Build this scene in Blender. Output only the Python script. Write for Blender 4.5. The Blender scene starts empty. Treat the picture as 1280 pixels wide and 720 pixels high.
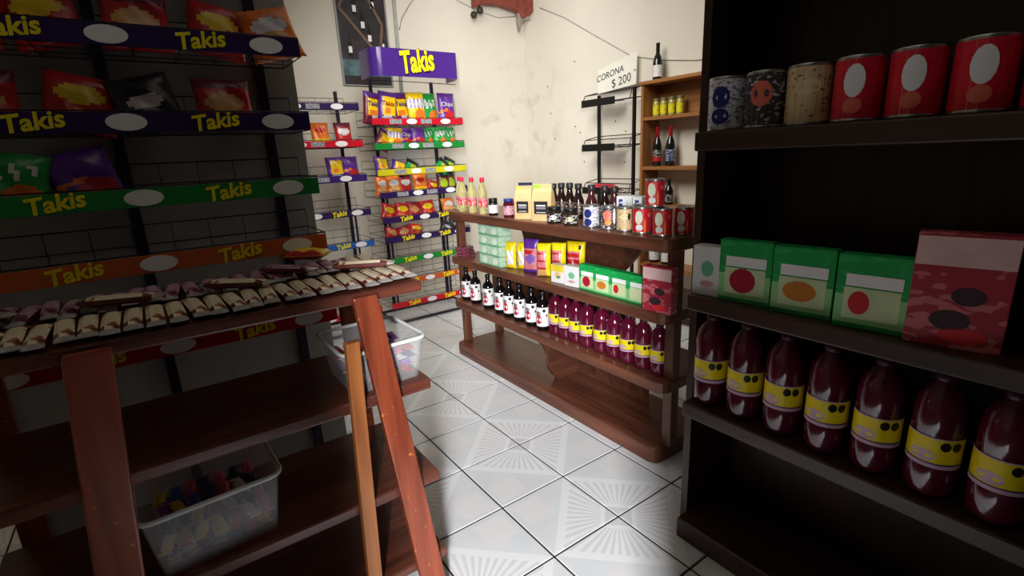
import bpy, math, random
from mathutils import Vector, Matrix
random.seed(7)
PI = math.pi
S = bpy.context.scene
COL = S.collection

# ------------------------------------------------------------------ camera
cam_d = bpy.data.cameras.new('camera'); cam = bpy.data.objects.new('camera', cam_d); COL.objects.link(cam)
cam_d.sensor_width = 36.0; cam_d.lens = 36.0 * 630.56 / 1280.0
cam_d.clip_start = 0.02
yaw, pitch, roll = 0.609, 0.262, -0.047
fw = Vector((math.sin(yaw) * math.cos(pitch), math.cos(yaw) * math.cos(pitch), -math.sin(pitch)))
r0 = Vector((math.cos(yaw), -math.sin(yaw), 0)); u0 = r0.cross(fw)
rt = r0 * math.cos(roll) + u0 * math.sin(roll); up = u0 * math.cos(roll) - r0 * math.sin(roll)
M = Matrix((rt, up, -fw)).transposed().to_4x4()
M.translation = Vector((-0.94578, -2.15952, 1.40646))
cam.matrix_world = M
S.camera = cam

# ------------------------------------------------------------------ world, lights, exposure
w = bpy.data.worlds.new('world'); S.world = w; w.use_nodes = True
w.node_tree.nodes['Background'].inputs[0].default_value = (0.80, 0.86, 1.0, 1)
w.node_tree.nodes['Background'].inputs[1].default_value = 0.02

def area(name, loc, target, sx, sy, power, color, spread):
    l = bpy.data.lights.new(name, 'AREA'); l.shape = 'RECTANGLE'; l.size = sx; l.size_y = sy
    l.energy = power; l.color = color; l.spread = math.radians(spread)
    o = bpy.data.objects.new(name, l); COL.objects.link(o); o.location = loc
    o.rotation_euler = (Vector(target) - Vector(loc)).to_track_quat('-Z', 'Y').to_euler()
    return o
# stand-in for daylight from behind the camera, cut by an added slot
area('daylight_through_slot', (-1.78, -3.30, 1.70), (0.95, 0.65, 0.95), 0.16, 1.3, 185, (0.975, 0.985, 1.0), 180)
# added fill light without a fixture, tipped towards the back corner
area('back_corner_fill', (0.45, 0.35, 2.75), (1.85, 1.55, 0.9), 1.2, 1.0, 24, (1.0, 0.98, 0.935), 130)

S.view_settings.view_transform = 'Standard'; S.view_settings.look = 'None'
S.view_settings.gamma = 1.0; S.view_settings.use_curve_mapping = False
S.view_settings.exposure = 0.45

# ------------------------------------------------------------------ materials
def lin(c):
    c = c / 255.0
    return c / 12.92 if c <= 0.04045 else ((c + 0.055) / 1.055) ** 2.4
def rgb(r, g, b): return (lin(r), lin(g), lin(b), 1.0)
MATS = {}
def mat(name, col, rough=0.5, spec=0.4, metal=0.0, var=0.10, scale=14.0, bump=0.0, alpha=1.0, trans=0.0, ior=1.45, coat=0.0):
    """plain surface with a little procedural mottling"""
    if name in MATS: return MATS[name]
    m = bpy.data.materials.new(name); m.use_nodes = True; nt = m.node_tree
    b = nt.nodes['Principled BSDF']
    b.inputs['Roughness'].default_value = rough; b.inputs['Metallic'].default_value = metal
    b.inputs['Specular IOR Level'].default_value = spec; b.inputs['Alpha'].default_value = alpha
    b.inputs['Transmission Weight'].default_value = trans; b.inputs['IOR'].default_value = ior
    b.inputs['Coat Weight'].default_value = coat
    c = rgb(*col)
    tc = nt.nodes.new('ShaderNodeTexCoord'); n = nt.nodes.new('ShaderNodeTexNoise')
    n.inputs['Scale'].default_value = scale; n.inputs['Detail'].default_value = 3
    nt.links.new(tc.outputs['Object'], n.inputs['Vector'])
    ra = nt.nodes.new('ShaderNodeValToRGB')
    ra.color_ramp.elements[0].position = .3; ra.color_ramp.elements[1].position = .7
    ra.color_ramp.elements[0].color = tuple(x * (1 - var) for x in c[:3]) + (1,)
    ra.color_ramp.elements[1].color = tuple(min(1, x * (1 + var)) for x in c[:3]) + (1,)
    nt.links.new(n.outputs['Fac'], ra.inputs['Fac']); nt.links.new(ra.outputs['Color'], b.inputs['Base Color'])
    if bump:
        bp = nt.nodes.new('ShaderNodeBump'); bp.inputs['Strength'].default_value = bump; bp.inputs['Distance'].default_value = .004
        nt.links.new(n.outputs['Fac'], bp.inputs['Height']); nt.links.new(bp.outputs['Normal'], b.inputs['Normal'])
    MATS[name] = m
    return m

def wood(name, a, b_, axis='Y', rough=0.35, wear=None, scale=1.0):
    """streaked wood grain along one axis, optional worn chips"""
    if name in MATS: return MATS[name]
    m = bpy.data.materials.new(name); m.use_nodes = True; nt = m.node_tree; L = nt.links
    b = nt.nodes['Principled BSDF']; b.inputs['Roughness'].default_value = rough
    tc = nt.nodes.new('ShaderNodeTexCoord'); mp = nt.nodes.new('ShaderNodeMapping')
    sc = {'X': (1.5, 22, 22), 'Y': (22, 1.5, 22), 'Z': (22, 22, 1.5)}[axis]
    mp.inputs['Scale'].default_value = tuple(s * scale for s in sc)
    L.new(tc.outputs['Object'], mp.inputs['Vector'])
    n = nt.nodes.new('ShaderNodeTexNoise'); n.inputs['Scale'].default_value = 1.6; n.inputs['Detail'].default_value = 6
    L.new(mp.outputs['Vector'], n.inputs['Vector'])
    ra = nt.nodes.new('ShaderNodeValToRGB'); ra.color_ramp.elements[0].position = .32; ra.color_ramp.elements[1].position = .72
    ra.color_ramp.elements[0].color = rgb(*a); ra.color_ramp.elements[1].color = rgb(*b_)
    L.new(n.outputs['Fac'], ra.inputs['Fac'])
    out = ra.outputs['Color']
    if wear:
        n2 = nt.nodes.new('ShaderNodeTexNoise'); n2.inputs['Scale'].default_value = 42; n2.inputs['Detail'].default_value = 2
        L.new(tc.outputs['Object'], n2.inputs['Vector'])
        r2 = nt.nodes.new('ShaderNodeValToRGB'); r2.color_ramp.elements[0].position = .685; r2.color_ramp.elements[1].position = .73
        L.new(n2.outputs['Fac'], r2.inputs['Fac'])
        mx = nt.nodes.new('ShaderNodeMixRGB'); L.new(r2.outputs['Color'], mx.inputs['Fac']); L.new(out, mx.inputs['Color1'])
        mx.inputs['Color2'].default_value = rgb(*wear); out = mx.outputs['Color']
    L.new(out, b.inputs['Base Color'])
    bp = nt.nodes.new('ShaderNodeBump'); bp.inputs['Strength'].default_value = .12; bp.inputs['Distance'].default_value = .003
    L.new(n.outputs['Fac'], bp.inputs['Height']); L.new(bp.outputs['Normal'], b.inputs['Normal'])
    MATS[name] = m
    return m

def wall_mat(name, base, stain, centre):
    m = bpy.data.materials.new(name); m.use_nodes = True; nt = m.node_tree; L = nt.links
    b = nt.nodes['Principled BSDF']; b.inputs['Roughness'].default_value = .8; b.inputs['Specular IOR Level'].default_value = .2
    tc = nt.nodes.new('ShaderNodeTexCoord')
    n = nt.nodes.new('ShaderNodeTexNoise'); n.inputs['Scale'].default_value = 1.7; n.inputs['Detail'].default_value = 5
    L.new(tc.outputs['Object'], n.inputs['Vector'])
    ra = nt.nodes.new('ShaderNodeValToRGB'); ra.color_ramp.elements[0].position = .3; ra.color_ramp.elements[1].position = .75
    ra.color_ramp.elements[0].color = tuple(x * .93 for x in rgb(*base)[:3]) + (1,); ra.color_ramp.elements[1].color = rgb(*base)
    L.new(n.outputs['Fac'], ra.inputs['Fac'])
    # damp smudges around one worn spot near the corner
    d = nt.nodes.new('ShaderNodeVectorMath'); d.operation = 'DISTANCE'; d.inputs[1].default_value = centre
    L.new(tc.outputs['Object'], d.inputs[0])
    mr = nt.nodes.new('ShaderNodeMapRange'); mr.inputs['From Min'].default_value = .75; mr.inputs['From Max'].default_value = .05
    L.new(d.outputs['Value'], mr.inputs['Value'])
    n2 = nt.nodes.new('ShaderNodeTexNoise'); n2.inputs['Scale'].default_value = 5.5; n2.inputs['Detail'].default_value = 4
    L.new(tc.outputs['Object'], n2.inputs['Vector'])
    r2 = nt.nodes.new('ShaderNodeValToRGB'); r2.color_ramp.elements[0].position = .52; r2.color_ramp.elements[1].position = .68
    L.new(n2.outputs['Fac'], r2.inputs['Fac'])
    mu = nt.nodes.new('ShaderNodeMath'); mu.operation = 'MULTIPLY'; L.new(mr.outputs['Result'], mu.inputs[0]); L.new(r2.outputs['Color'], mu.inputs[1])
    mx = nt.nodes.new('ShaderNodeMixRGB'); mu2 = nt.nodes.new('ShaderNodeMath'); mu2.operation = 'MULTIPLY'; mu2.inputs[1].default_value = .42; L.new(mu.outputs[0], mu2.inputs[0]); L.new(mu2.outputs[0], mx.inputs['Fac']); L.new(ra.outputs['Color'], mx.inputs['Color1'])
    mx.inputs['Color2'].default_value = rgb(*stain); L.new(mx.outputs['Color'], b.inputs['Base Color'])
    bp = nt.nodes.new('ShaderNodeBump'); bp.inputs['Strength'].default_value = .15; bp.inputs['Distance'].default_value = .01
    L.new(n2.outputs['Fac'], bp.inputs['Height']); L.new(bp.outputs['Normal'], b.inputs['Normal'])
    return m

def tile_mat():
    """glazed tile: fan of rays out of one corner, pale plaid in the other half"""
    m = bpy.data.materials.new('glazed_tile'); m.use_nodes = True; nt = m.node_tree; L = nt.links; N = nt.nodes.new
    b = nt.nodes['Principled BSDF']; b.inputs['Roughness'].default_value = .28
    tc = N('ShaderNodeTexCoord'); sp = N('ShaderNodeSeparateXYZ'); L.new(tc.outputs['Object'], sp.inputs[0])
    def ma(op, a, c=None):
        n = N('ShaderNodeMath'); n.operation = op
        for i, v in enumerate((a, c)):
            if v is None: continue
            if isinstance(v, (int, float)): n.inputs[i].default_value = v
            else: L.new(v, n.inputs[i])
        return n.outputs[0]
    u = ma('DIVIDE', sp.outputs[0], .33); v = ma('DIVIDE', sp.outputs[1], .33)   # 0..1 from the fan corner
    s = ma('ADD', u, v)
    ang = ma('ARCTAN2', v, u)
    ray = ma('SINE', ma('MULTIPLY', ang, 42.0))
    ray = ma('MULTIPLY', ma('GREATER_THAN', ray, 0.1), 1.0)
    inr = ma('MULTIPLY', ma('LESS_THAN', s, .86), ma('GREATER_THAN', s, .30))
    rayf = ma('MULTIPLY', ray, inr)
    half = ma('GREATER_THAN', s, 1.0)
    n1 = N('ShaderNodeTexNoise'); n1.inputs['Scale'].default_value = 5; L.new(tc.outputs['Object'], n1.inputs['Vector'])
    di = ma('ABSOLUTE', ma('SUBTRACT', u, v))
    dia = ma('LESS_THAN', ma('ADD', ma('ABSOLUTE', ma('SUBTRACT', s, 1.45)), ma('MULTIPLY', di, 1.1)), .42)
    blocks = ma('MULTIPLY', ma('SUBTRACT', n1.outputs['Fac'], .35), 3.0)
    def mix(f, a, c):
        x = N('ShaderNodeMixRGB'); L.new(f, x.inputs['Fac'])
        for i, q in (('Color1', a), ('Color2', c)):
            if isinstance(q, tuple): x.inputs[i].default_value = q
            else: L.new(q, x.inputs[i])
        return x.outputs['Color']
    fan = mix(rayf, rgb(224, 225, 227), rgb(208, 207, 209))
    fan = mix(ma('LESS_THAN', s, .22), fan, rgb(204, 204, 206))
    pl = mix(blocks, rgb(206, 208, 211), rgb(214, 216, 218))
    pl = mix(dia, pl, rgb(217, 214, 215))
    col = mix(half, fan, pl)
    L.new(col, b.inputs['Base Color'])
    return m

def label_mat(name, base, ink, scale=60, thr=.58, rough=.4):
    """printed paper: small ink marks that stand for unreadable print"""
    if name in MATS: return MATS[name]
    m = bpy.data.materials.new(name); m.use_nodes = True; nt = m.node_tree; L = nt.links
    b = nt.nodes['Principled BSDF']; b.inputs['Roughness'].default_value = rough
    tc = nt.nodes.new('ShaderNodeTexCoord'); mp = nt.nodes.new('ShaderNodeMapping'); mp.inputs['Scale'].default_value = (1, 1, 2.2)
    L.new(tc.outputs['Object'], mp.inputs['Vector'])
    n = nt.nodes.new('ShaderNodeTexNoise'); n.inputs['Scale'].default_value = scale; n.inputs['Detail'].default_value = 1
    L.new(mp.outputs['Vector'], n.inputs['Vector'])
    ra = nt.nodes.new('ShaderNodeValToRGB'); ra.color_ramp.elements[0].position = thr; ra.color_ramp.elements[1].position = thr + .04
    ra.color_ramp.elements[0].color = rgb(*base); ra.color_ramp.elements[1].color = rgb(*ink)
    L.new(n.outputs['Fac'], ra.inputs['Fac']); L.new(ra.outputs['Color'], b.inputs['Base Color'])
    MATS[name] = m
    return m

# ------------------------------------------------------------------ mesh building
class MB:
    def __init__(s): s.v = []; s.f = []; s.mi = []; s.sm = []; s.mats = []
    def mid(s, m):
        if m not in s.mats: s.mats.append(m)
        return s.mats.index(m)
    def face(s, idx, m, smooth=False): s.f.append(tuple(idx)); s.mi.append(s.mid(m)); s.sm.append(smooth)
    def box(s, x0, x1, y0, y1, z0, z1, m):
        k = len(s.v)
        s.v += [(x, y, z) for z in (z0, z1) for x, y in ((x0, y0), (x1, y0), (x1, y1), (x0, y1))]
        for q in ((3, 2, 1, 0), (4, 5, 6, 7), (0, 1, 5, 4), (1, 2, 6, 5), (2, 3, 7, 6), (3, 0, 4, 7)): s.face([k + i for i in q], m)
        return s
    def bar(s, p, q, wx, wy, m, ux=Vector((1, 0, 0))):
        """rectangular bar from p to q, width wx along ux"""
        p, q = Vector(p), Vector(q); d = (q - p).normalized(); a = (ux - d * ux.dot(d)).normalized(); b = d.cross(a); k = len(s.v)
        for c in (p, q):
            for i, j in ((-1, -1), (1, -1), (1, 1), (-1, 1)): s.v.append(tuple(c + a * i * wx / 2 + b * j * wy / 2))
        for f in ((3, 2, 1, 0), (4, 5, 6, 7), (0, 1, 5, 4), (1, 2, 6, 5), (2, 3, 7, 6), (3, 0, 4, 7)): s.face([k + i for i in f], m)
        return s
    def tube(s, pts, r, m, n=6, closed=False):
        pts = [Vector(p) for p in pts]; k = len(s.v); N = len(pts)
        for i, p in enumerate(pts):
            if closed: d = pts[(i + 1) % N] - pts[i - 1]
            else: d = pts[min(i + 1, N - 1)] - pts[max(i - 1, 0)]
            d.normalize(); a = d.orthogonal().normalized() if abs(d.z) > .9 else d.cross(Vector((0, 0, 1))).normalized(); b = d.cross(a)
            for j in range(n):
                t = 2 * PI * j / n; s.v.append(tuple(p + a * math.cos(t) * r + b * math.sin(t) * r))
        for i in range(N if closed else N - 1):
            i2 = (i + 1) % N
            for j in range(n): s.face([k + i * n + j, k + i * n + (j + 1) % n, k + i2 * n + (j + 1) % n, k + i2 * n + j], m, True)
        if not closed:
            s.face([k + j for j in range(n)][::-1], m); s.face([k + (N - 1) * n + j for j in range(n)], m)
        return s
    def lathe(s, prof, m, n=20, a0=None, a1=None, cap=True, smooth=True):
        """prof: (r, z) list; m: one material or one per segment; a0..a1 for a partial wrap"""
        k = len(s.v); full = a0 is None
        cols = n if full else n + 1
        for r, z in prof:
            for j in range(cols):
                t = 2 * PI * j / n if full else a0 + (a1 - a0) * j / n
                s.v.append((r * math.cos(t), r * math.sin(t), z))
        for i in range(len(prof) - 1):
            mm = m[i] if isinstance(m, (list, tuple)) else m
            for j in range(n):
                j2 = (j + 1) % n if full else j + 1
                s.face([k + i * cols + j, k + i * cols + j2, k + (i + 1) * cols + j2, k + (i + 1) * cols + j], mm, smooth)
        if full and cap:
            s.face([k + j for j in range(n)][::-1], m[0] if isinstance(m, (list, tuple)) else m)
            e = k + (len(prof) - 1) * cols; s.face([e + j for j in range(n)], m[-1] if isinstance(m, (list, tuple)) else m)
        return s
    def prism(s, poly, lo, hi, axis, m):
        """extrude a 2D outline; axis 'x': poly is (y,z); 'y': (x,z); 'z': (x,y)"""
        k = len(s.v); n = len(poly)
        for e in (lo, hi):
            for a, b in poly: s.v.append({'x': (e, a, b), 'y': (a, e, b), 'z': (a, b, e)}[axis])
        s.face([k + i for i in range(n)][::-1], m); s.face([k + n + i for i in range(n)], m)
        for i in range(n): s.face([k + i, k + (i + 1) % n, k + n + (i + 1) % n, k + n + i], m)
        return s
    def mesh(s, name):
        me = bpy.data.meshes.new(name); me.from_pydata(s.v, [], s.f)
        for m in s.mats: me.materials.append(m)
        me.polygons.foreach_set('material_index', s.mi); me.polygons.foreach_set('use_smooth', s.sm); me.update()
        import bmesh
        bm = bmesh.new(); bm.from_mesh(me); bmesh.ops.recalc_face_normals(bm, faces=bm.faces); bm.to_mesh(me); bm.free()
        return me

def obj(name, mb, parent=None, loc=None, rot=None, bevel=0):
    me = mb.mesh(name) if isinstance(mb, MB) else mb
    o = bpy.data.objects.new(name, me); COL.objects.link(o)
    if parent: o.parent = parent
    if loc: o.location = loc
    if rot: o.rotation_euler = rot
    if bevel:
        b = o.modifiers.new('bevel', 'BEVEL'); b.width = bevel; b.segments = 2; b.limit_method = 'ANGLE'
    return o
def tag(o, label, cat, group=None):
    o['label'] = label; o['category'] = cat
    if group: o['group'] = group
    return o
def thing(name, label, cat, loc=(0, 0, 0), rz=0, group=None):
    o = bpy.data.objects.new(name, None); COL.objects.link(o); o.empty_display_size = .05
    o.location = loc; o.rotation_euler = (0, 0, rz)
    return tag(o, label, cat, group)
def struct(name, mb, parent=None, bevel=0):
    o = obj(name, mb, parent, bevel=bevel)
    if not parent: o['kind'] = 'structure'
    return o
def dup(root, loc, rz, label, group=None):
    r = root.copy(); COL.objects.link(r); r.location = loc; r.rotation_euler = (root.rotation_euler.x, root.rotation_euler.y, rz); r['label'] = label
    if group: r['group'] = group
    for ch in list(root.children):
        c = ch.copy(); COL.objects.link(c); c.parent = r
        for g in list(ch.children):
            d = g.copy(); COL.objects.link(d); d.parent = c
    return r
ORD = 'first second third fourth fifth sixth seventh eighth ninth tenth eleventh twelfth thirteenth fourteenth fifteenth sixteenth seventeenth eighteenth nineteenth twentieth'.split()
ORD += ['twenty-' + o for o in ORD[:9]] + ['thirtieth']

def text_mesh(s, size, m, extrude=.0008, bold=0.0, shear=0.0, fn=None, name='lettering'):
    """letters standing in the local XZ plane, facing -Y, centred; fn bends them"""
    cu = bpy.data.curves.new('txt', 'FONT'); cu.body = s; cu.size = size; cu.align_x = 'CENTER'; cu.align_y = 'CENTER'
    cu.extrude = extrude; cu.offset = bold; cu.shear = shear; cu.resolution_u = 3
    o = bpy.data.objects.new('txt', cu); COL.objects.link(o)
    bpy.context.view_layer.update()
    me = bpy.data.meshes.new_from_object(o.evaluated_get(bpy.context.evaluated_depsgraph_get()))
    bpy.data.objects.remove(o); bpy.data.curves.remove(cu)
    for v in me.vertices:
        x, y, z = v.co; p = (x, -z, y)
        v.co = fn(*p) if fn else p
    me.materials.clear(); me.materials.append(m); me.name = name
    return me

# ------------------------------------------------------------------ palette
dark_red_wood = wood('dark_red_wood', (80, 45, 32), (120, 71, 51), 'Y', .34)
dark_red_wood_z = wood('dark_red_wood_upright', (80, 45, 32), (122, 74, 53), 'Z', .34)
dark_red_wood_x = wood('dark_red_wood_cross', (70, 40, 29), (106, 62, 45), 'X', .34)
honey_wood = wood('honey_wood', (134, 86, 42), (168, 112, 60), 'Y', .45)
honey_wood_z = wood('honey_wood_upright', (134, 86, 42), (168, 112, 60), 'Z', .45)
stand_wood = wood('stand_board_wood', (70, 34, 26), (112, 60, 44), 'X', .3)
stand_post = wood('stand_post_wood', (112, 48, 30), (154, 74, 46), 'Z', .3, wear=(204, 130, 56))
stand_slat = wood('stand_slat_wood', (150, 84, 44), (192, 120, 64), 'Z', .35)
black_wood = wood('black_brown_wood', (44, 26, 19), (66, 40, 28), 'Y', .4)
black_wood_z = wood('black_brown_wood_upright', (44, 26, 19), (66, 40, 28), 'Z', .4)
purple_gloss = mat('purple_gloss', (70, 38, 122), .18, .5, var=.04, coat=.4)
purple = mat('purple_plastic', (58, 30, 110), .35)
wire_dark = mat('dark_wire', (38, 34, 52), .4, metal=.3)
black_metal = mat('black_metal', (22, 21, 22), .4, metal=.2)
yellow_ink = mat('yellow_ink', (240, 222, 20), .4, var=.03)
white_ink = mat('white_ink', (238, 236, 236), .4, var=.03)
white_pl = mat('white_plastic', (228, 228, 226), .35, var=.03)
red_pl = mat('red_plastic', (196, 24, 44), .3, var=.05)
green_pl = mat('green_plastic', (30, 130, 52), .35, var=.05)
yellow_pl = mat('yellow_plastic', (206, 196, 26), .35, var=.05)
orange_pl = mat('orange_plastic', (196, 92, 40), .35, var=.05)
blue_pl = mat('blue_plastic', (44, 92, 170), .35, var=.05)
dark_purple = mat('dark_purple_plastic', (46, 28, 78), .3, var=.05)
grey_ink = mat('grey_ink', (150, 140, 150), .4)
black_ink = mat('black_ink', (24, 22, 24), .4)
tin = mat('tin', (190, 190, 188), .25, metal=.9, var=.03)

# ------------------------------------------------------------------ room shell
YW, XW, XL, YF, ZC = 2.38, 2.52, -2.31, -2.31, 3.2
wm_back = wall_mat('back_wall_paint', (226, 218, 203), (150, 146, 140), (2.35, YW, 1.75))
wm_right = wall_mat('right_wall_paint', (228, 221, 206), (152, 148, 142), (XW, 2.25, 1.75))
wm_left = wall_mat('left_wall_paint', (222, 216, 204), (150, 146, 140), (XL, 0, 1))
b = MB(); b.box(XL - .12, XW + .12, YW, YW + .12, 0, ZC, wm_back); wall_back = struct('wall_back', b)
b = MB(); b.box(XW, XW + .12, YF - .12, YW, 0, ZC, wm_right); wall_right = struct('wall_right', b)
b = MB(); b.box(XL - .12, XL, YF - .12, YW, 0, ZC, wm_left); struct('wall_left', b)
b = MB(); b.box(XL - .12, XW + .12, YF - .12, YW + .12, ZC, ZC + .1, mat('ceiling_paint', (215, 210, 198), .85, .2)); struct('ceiling', b)
b = MB(); b.box(XL - .12, XW + .12, YF - .12, YW + .12, -.10, -.004, mat('grout', (58, 48, 44), .9, .1, var=.25, scale=6)); floor = struct('floor', b)
b = MB(); fm = mat('blocker_dark_grey', (58, 54, 52), .6, var=.2)  # unseen blocker added behind the camera; dark, with a slot to narrow the beam
b.box(XL - .12, -1.325, YF - .12, YF, 0, ZC, fm); b.box(-.815, XW + .12, YF - .12, YF, 0, ZC, fm); b.box(-1.325, -.815, YF - .12, YF, 2.9, ZC, fm)
struct('front_light_blocker', b)
# tiles: one mesh, turned so that the fans of four tiles meet at every second crossing
T = .33; g = .0038
tm = tile_mat(); b = MB()
a, c, h, ch = g, T - g, .0, .0022
b.v = [(a, a, -.012), (c, a, -.012), (c, c, -.012), (a, c, -.012), (a, a, h - ch), (c, a, h - ch), (c, c, h - ch), (a, c, h - ch),
       (a + ch, a + ch, h), (c - ch, a + ch, h), (c - ch, c - ch, h), (a + ch, c - ch, h)]
for q in ((0, 1, 5, 4), (1, 2, 6, 5), (2, 3, 7, 6), (3, 0, 4, 7), (4, 5, 9, 8), (5, 6, 10, 9), (6, 7, 11, 10), (7, 4, 8, 11), (8, 9, 10, 11)): b.face(q, tm)
tile_me = b.mesh('tile')
for i in range(-7, 8):
    for j in range(-7, 8):
        x0, x1, y0, y1 = i * T, (i + 1) * T, j * T, (j + 1) * T
        if x1 > XW + .14 or y1 > YW + .28: continue
        cx, rx = (x0, 0) if i % 2 else (x1, 1)       # the corner with odd indices carries the fan
        cy, ry = (y0, 0) if j % 2 else (y1, 1)
        rot = {(0, 0): 0, (1, 0): PI / 2, (1, 1): PI, (0, 1): -PI / 2}[(rx, ry)]
        obj('tile', tile_me, floor, (cx, cy, random.uniform(-.0006, .0003)), (0, 0, rot))
# nail marks left in the right wall
nm = mat('nail_mark', (70, 64, 60), .8)
for y, z in ((2.02, 2.03), (1.62, 2.2), (1.92, 1.52), (1.62, 1.62), (1.55, 1.56), (1.5, 1.29), (1.98, 1.77), (1.10, 1.63), (.98, 1.54), (.99, 1.28)):
    b = MB(); b.lathe([(.008, 0), (.006, .002), (.003, .003)], nm, 7)
    obj('nail_mark', b, wall_right, (XW, y, z), (0, -PI / 2, 0))
# vertical conduit beside the poster
b = MB(); b.tube([(1.095, YW - .014, 1.9), (1.11, YW - .014, ZC - .002)], .017, mat('grey_conduit', (168, 168, 162), .5), 8); o = obj('trim_1', b); o['kind'] = 'structure'

# ------------------------------------------------------------------ wall-side snack racks
def strip_marks(par, x0, x1, y, z, h, marks):
    """printed marks on a price strip: white oval, logo text or grey tag"""
    for kind, t in marks:
        x = x0 + (x1 - x0) * t
        if kind == 'oval':
            bb = MB(); bb.prism([(x + .047 * math.cos(2 * PI * k / 18), z + h * .44 * math.sin(2 * PI * k / 18)) for k in range(18)], y - .0022, y, 'y', white_ink)
            obj('price_oval', bb, par)
        elif kind == 'logo':
            me = text_mesh('Takis', h * 1.15, yellow_ink, .0006, .0016, .2); o = obj('lettering', me, par, (x, y - .0015, z))
            o.rotation_euler = (0, math.radians(-8), 0)
        else:
            bb = MB(); bb.box(x - .05, x + .05, y - .002, y, z - h * .36, z + h * .36, label_mat('grey_tag_print', (120, 118, 126), (210, 208, 214), 90, .55)); obj('price_tag', bb, par)

def basket_mb(x0, x1, yf, yb, z, m, lip=.055, dx=.11):
    """open wire basket: rims, uprights and floor wires"""
    b = MB(); r = .0023
    for zz in (z, z + lip): b.tube([(x0, yf, zz), (x1, yf, zz), (x1, yb, zz), (x0, yb, zz)], r, m, 5, True)
    b.tube([(x0, yb, z), (x0, yb, z + .12), (x1, yb, z + .12), (x1, yb, z)], r, m, 5)
    n = max(2, round((x1 - x0) / dx))
    for k in range(n + 1):
        x = x0 + (x1 - x0) * k / n
        b.tube([(x, yf, z + lip), (x, yf, z), (x, yb, z), (x, yb, z + .12)], r * .7, m, 4)
    for k in (1, 2): yy = yf + (yb - yf) * k / 3; b.tube([(x0, yy, z), (x1, yy, z)], r * .7, m, 4)
    return b

def snack_rack(name, label, cx, wid, yf, yb, levels, strips, post_x, ztop, header=None):
    """levels: z of strip centres; strips: (material, marks)"""
    t = thing(name, label, 'rack', (cx, 0, 0))
    for px in post_x:
        b = MB(); b.bar((px, yb + .02, .02), (px, yb + .02, ztop), .026, .026, wire_dark); obj('post', b, t, bevel=.003)
        b = MB(); b.bar((px + .045, yb + .03, .02), (px + .045, yb + .03, levels[3]), .014, .014, wire_dark); obj('brace', b, t)
    b = MB(); w2 = wid / 2 - .03
    b.tube([(-w2, yb + .03, .02), (-w2, yf + .05, .02), (-w2 + .06, yf - .01, .02), (w2 - .06, yf - .01, .02), (w2, yf + .05, .02), (w2, yb + .03, .02)], .012, wire_dark, 8, True)
    obj('base_frame', b, t)
    for z, (m, marks) in zip(levels, strips):
        sh = obj('wire_basket', basket_mb(-wid / 2, wid / 2, yf + .006, yb, z - .025, wire_dark), t)
        b = MB(); b.box(-wid / 2, wid / 2, yf - .003, yf + .003, z - .024, z + .024, m); ps = obj('price_strip', b, t)
        strip_marks(ps, -wid / 2, wid / 2, yf - .003, z, .048, marks)
    if header: header(t)
    return t

def takis_header(t):
    """bent purple header sheet with rounded corners, open underneath"""
    x0, x1, yf, yb, z0, z1, r = -.40, .36, 1.74, 2.0, 2.015, 2.215, .09
    path = [(x0, yb)] + [(x0 + r - r * math.cos(a), yf + r - r * math.sin(a)) for a in [PI / 2 * k / 6 for k in range(7)]] + [(x1 - .04, yf), (x1, yf + .10), (x1, yb)]
    b = MB(); k = len(b.v); n = len(path)
    for (x, y) in path:
        for zz in (z0, z1): b.v.append((x, y, zz))
    for i in range(n - 1): b.face([k + 2 * i, k + 2 * i + 2, k + 2 * i + 3, k + 2 * i + 1], purple_gloss, True)
    o = obj('header_sign', b, t); s = o.modifiers.new('solid', 'SOLIDIFY'); s.thickness = .004
    e = o.modifiers.new('edge', 'EDGE_SPLIT'); e.split_angle = math.radians(35)
    me = text_mesh('Takis', .172, yellow_ink, .0015, .0055, .16)
    l = obj('lettering', me, o, (-.035, yf - .003, 2.125)); l.rotation_euler = (0, math.radians(-8), 0); l.scale = (.80, 1, 1.28)
    sh = text_mesh('Takis', .172, mat('dark_ink', (30, 12, 60), .4), .0005, .011, .16)
    l = obj('lettering_shadow', sh, o, (-.032, yf - .0015, 2.122)); l.rotation_euler = (0, math.radians(-8), 0); l.scale = (.80, 1, 1.28)
    b = MB(); b.tube([(x0, yf + .1, z0 - .02), (0, yf + .02, z0 - .035), (x1, yf + .1, z0 - .03)], .003, wire_dark, 5); obj('wire', b, t)

LV = [1.69, 1.50, 1.295, 1.115, .91, .745, .56, .37, .17]
O1 = [('tag', .24), ('oval', .41), ('tag', .57), ('oval', .79)]
O2 = [('logo', .25), ('oval', .46), ('logo', .68), ('oval', .86)]
ST = [(red_pl, O1), (green_pl, O1), (yellow_pl, O1), (dark_purple, O1), (dark_purple, O2), (dark_purple, O2), (green_pl, O2), (orange_pl, O2), (red_pl, O2)]
rackA = snack_rack('snack_rack', 'tall wire snack rack with purple Takis header and coloured price strips by back wall', 1.0, .82, 1.85, 2.20, LV, ST, (-.25, .32), 2.05, takis_header)
LV2 = [1.80, 1.53, 1.27, 1.00, .745, .45, .17]
ST2 = [(dark_purple, O1), (red_pl, O1), (purple, O1), (dark_purple, O2), (blue_pl, O2), (green_pl, O2), (red_pl, O2)]
snack_rack('snack_rack', 'wire snack rack beside the Takis rack, with purple and blue price strips, no header', .10, .80, 1.86, 2.20, LV2, ST2, (-.25, .345), 1.95)

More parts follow.
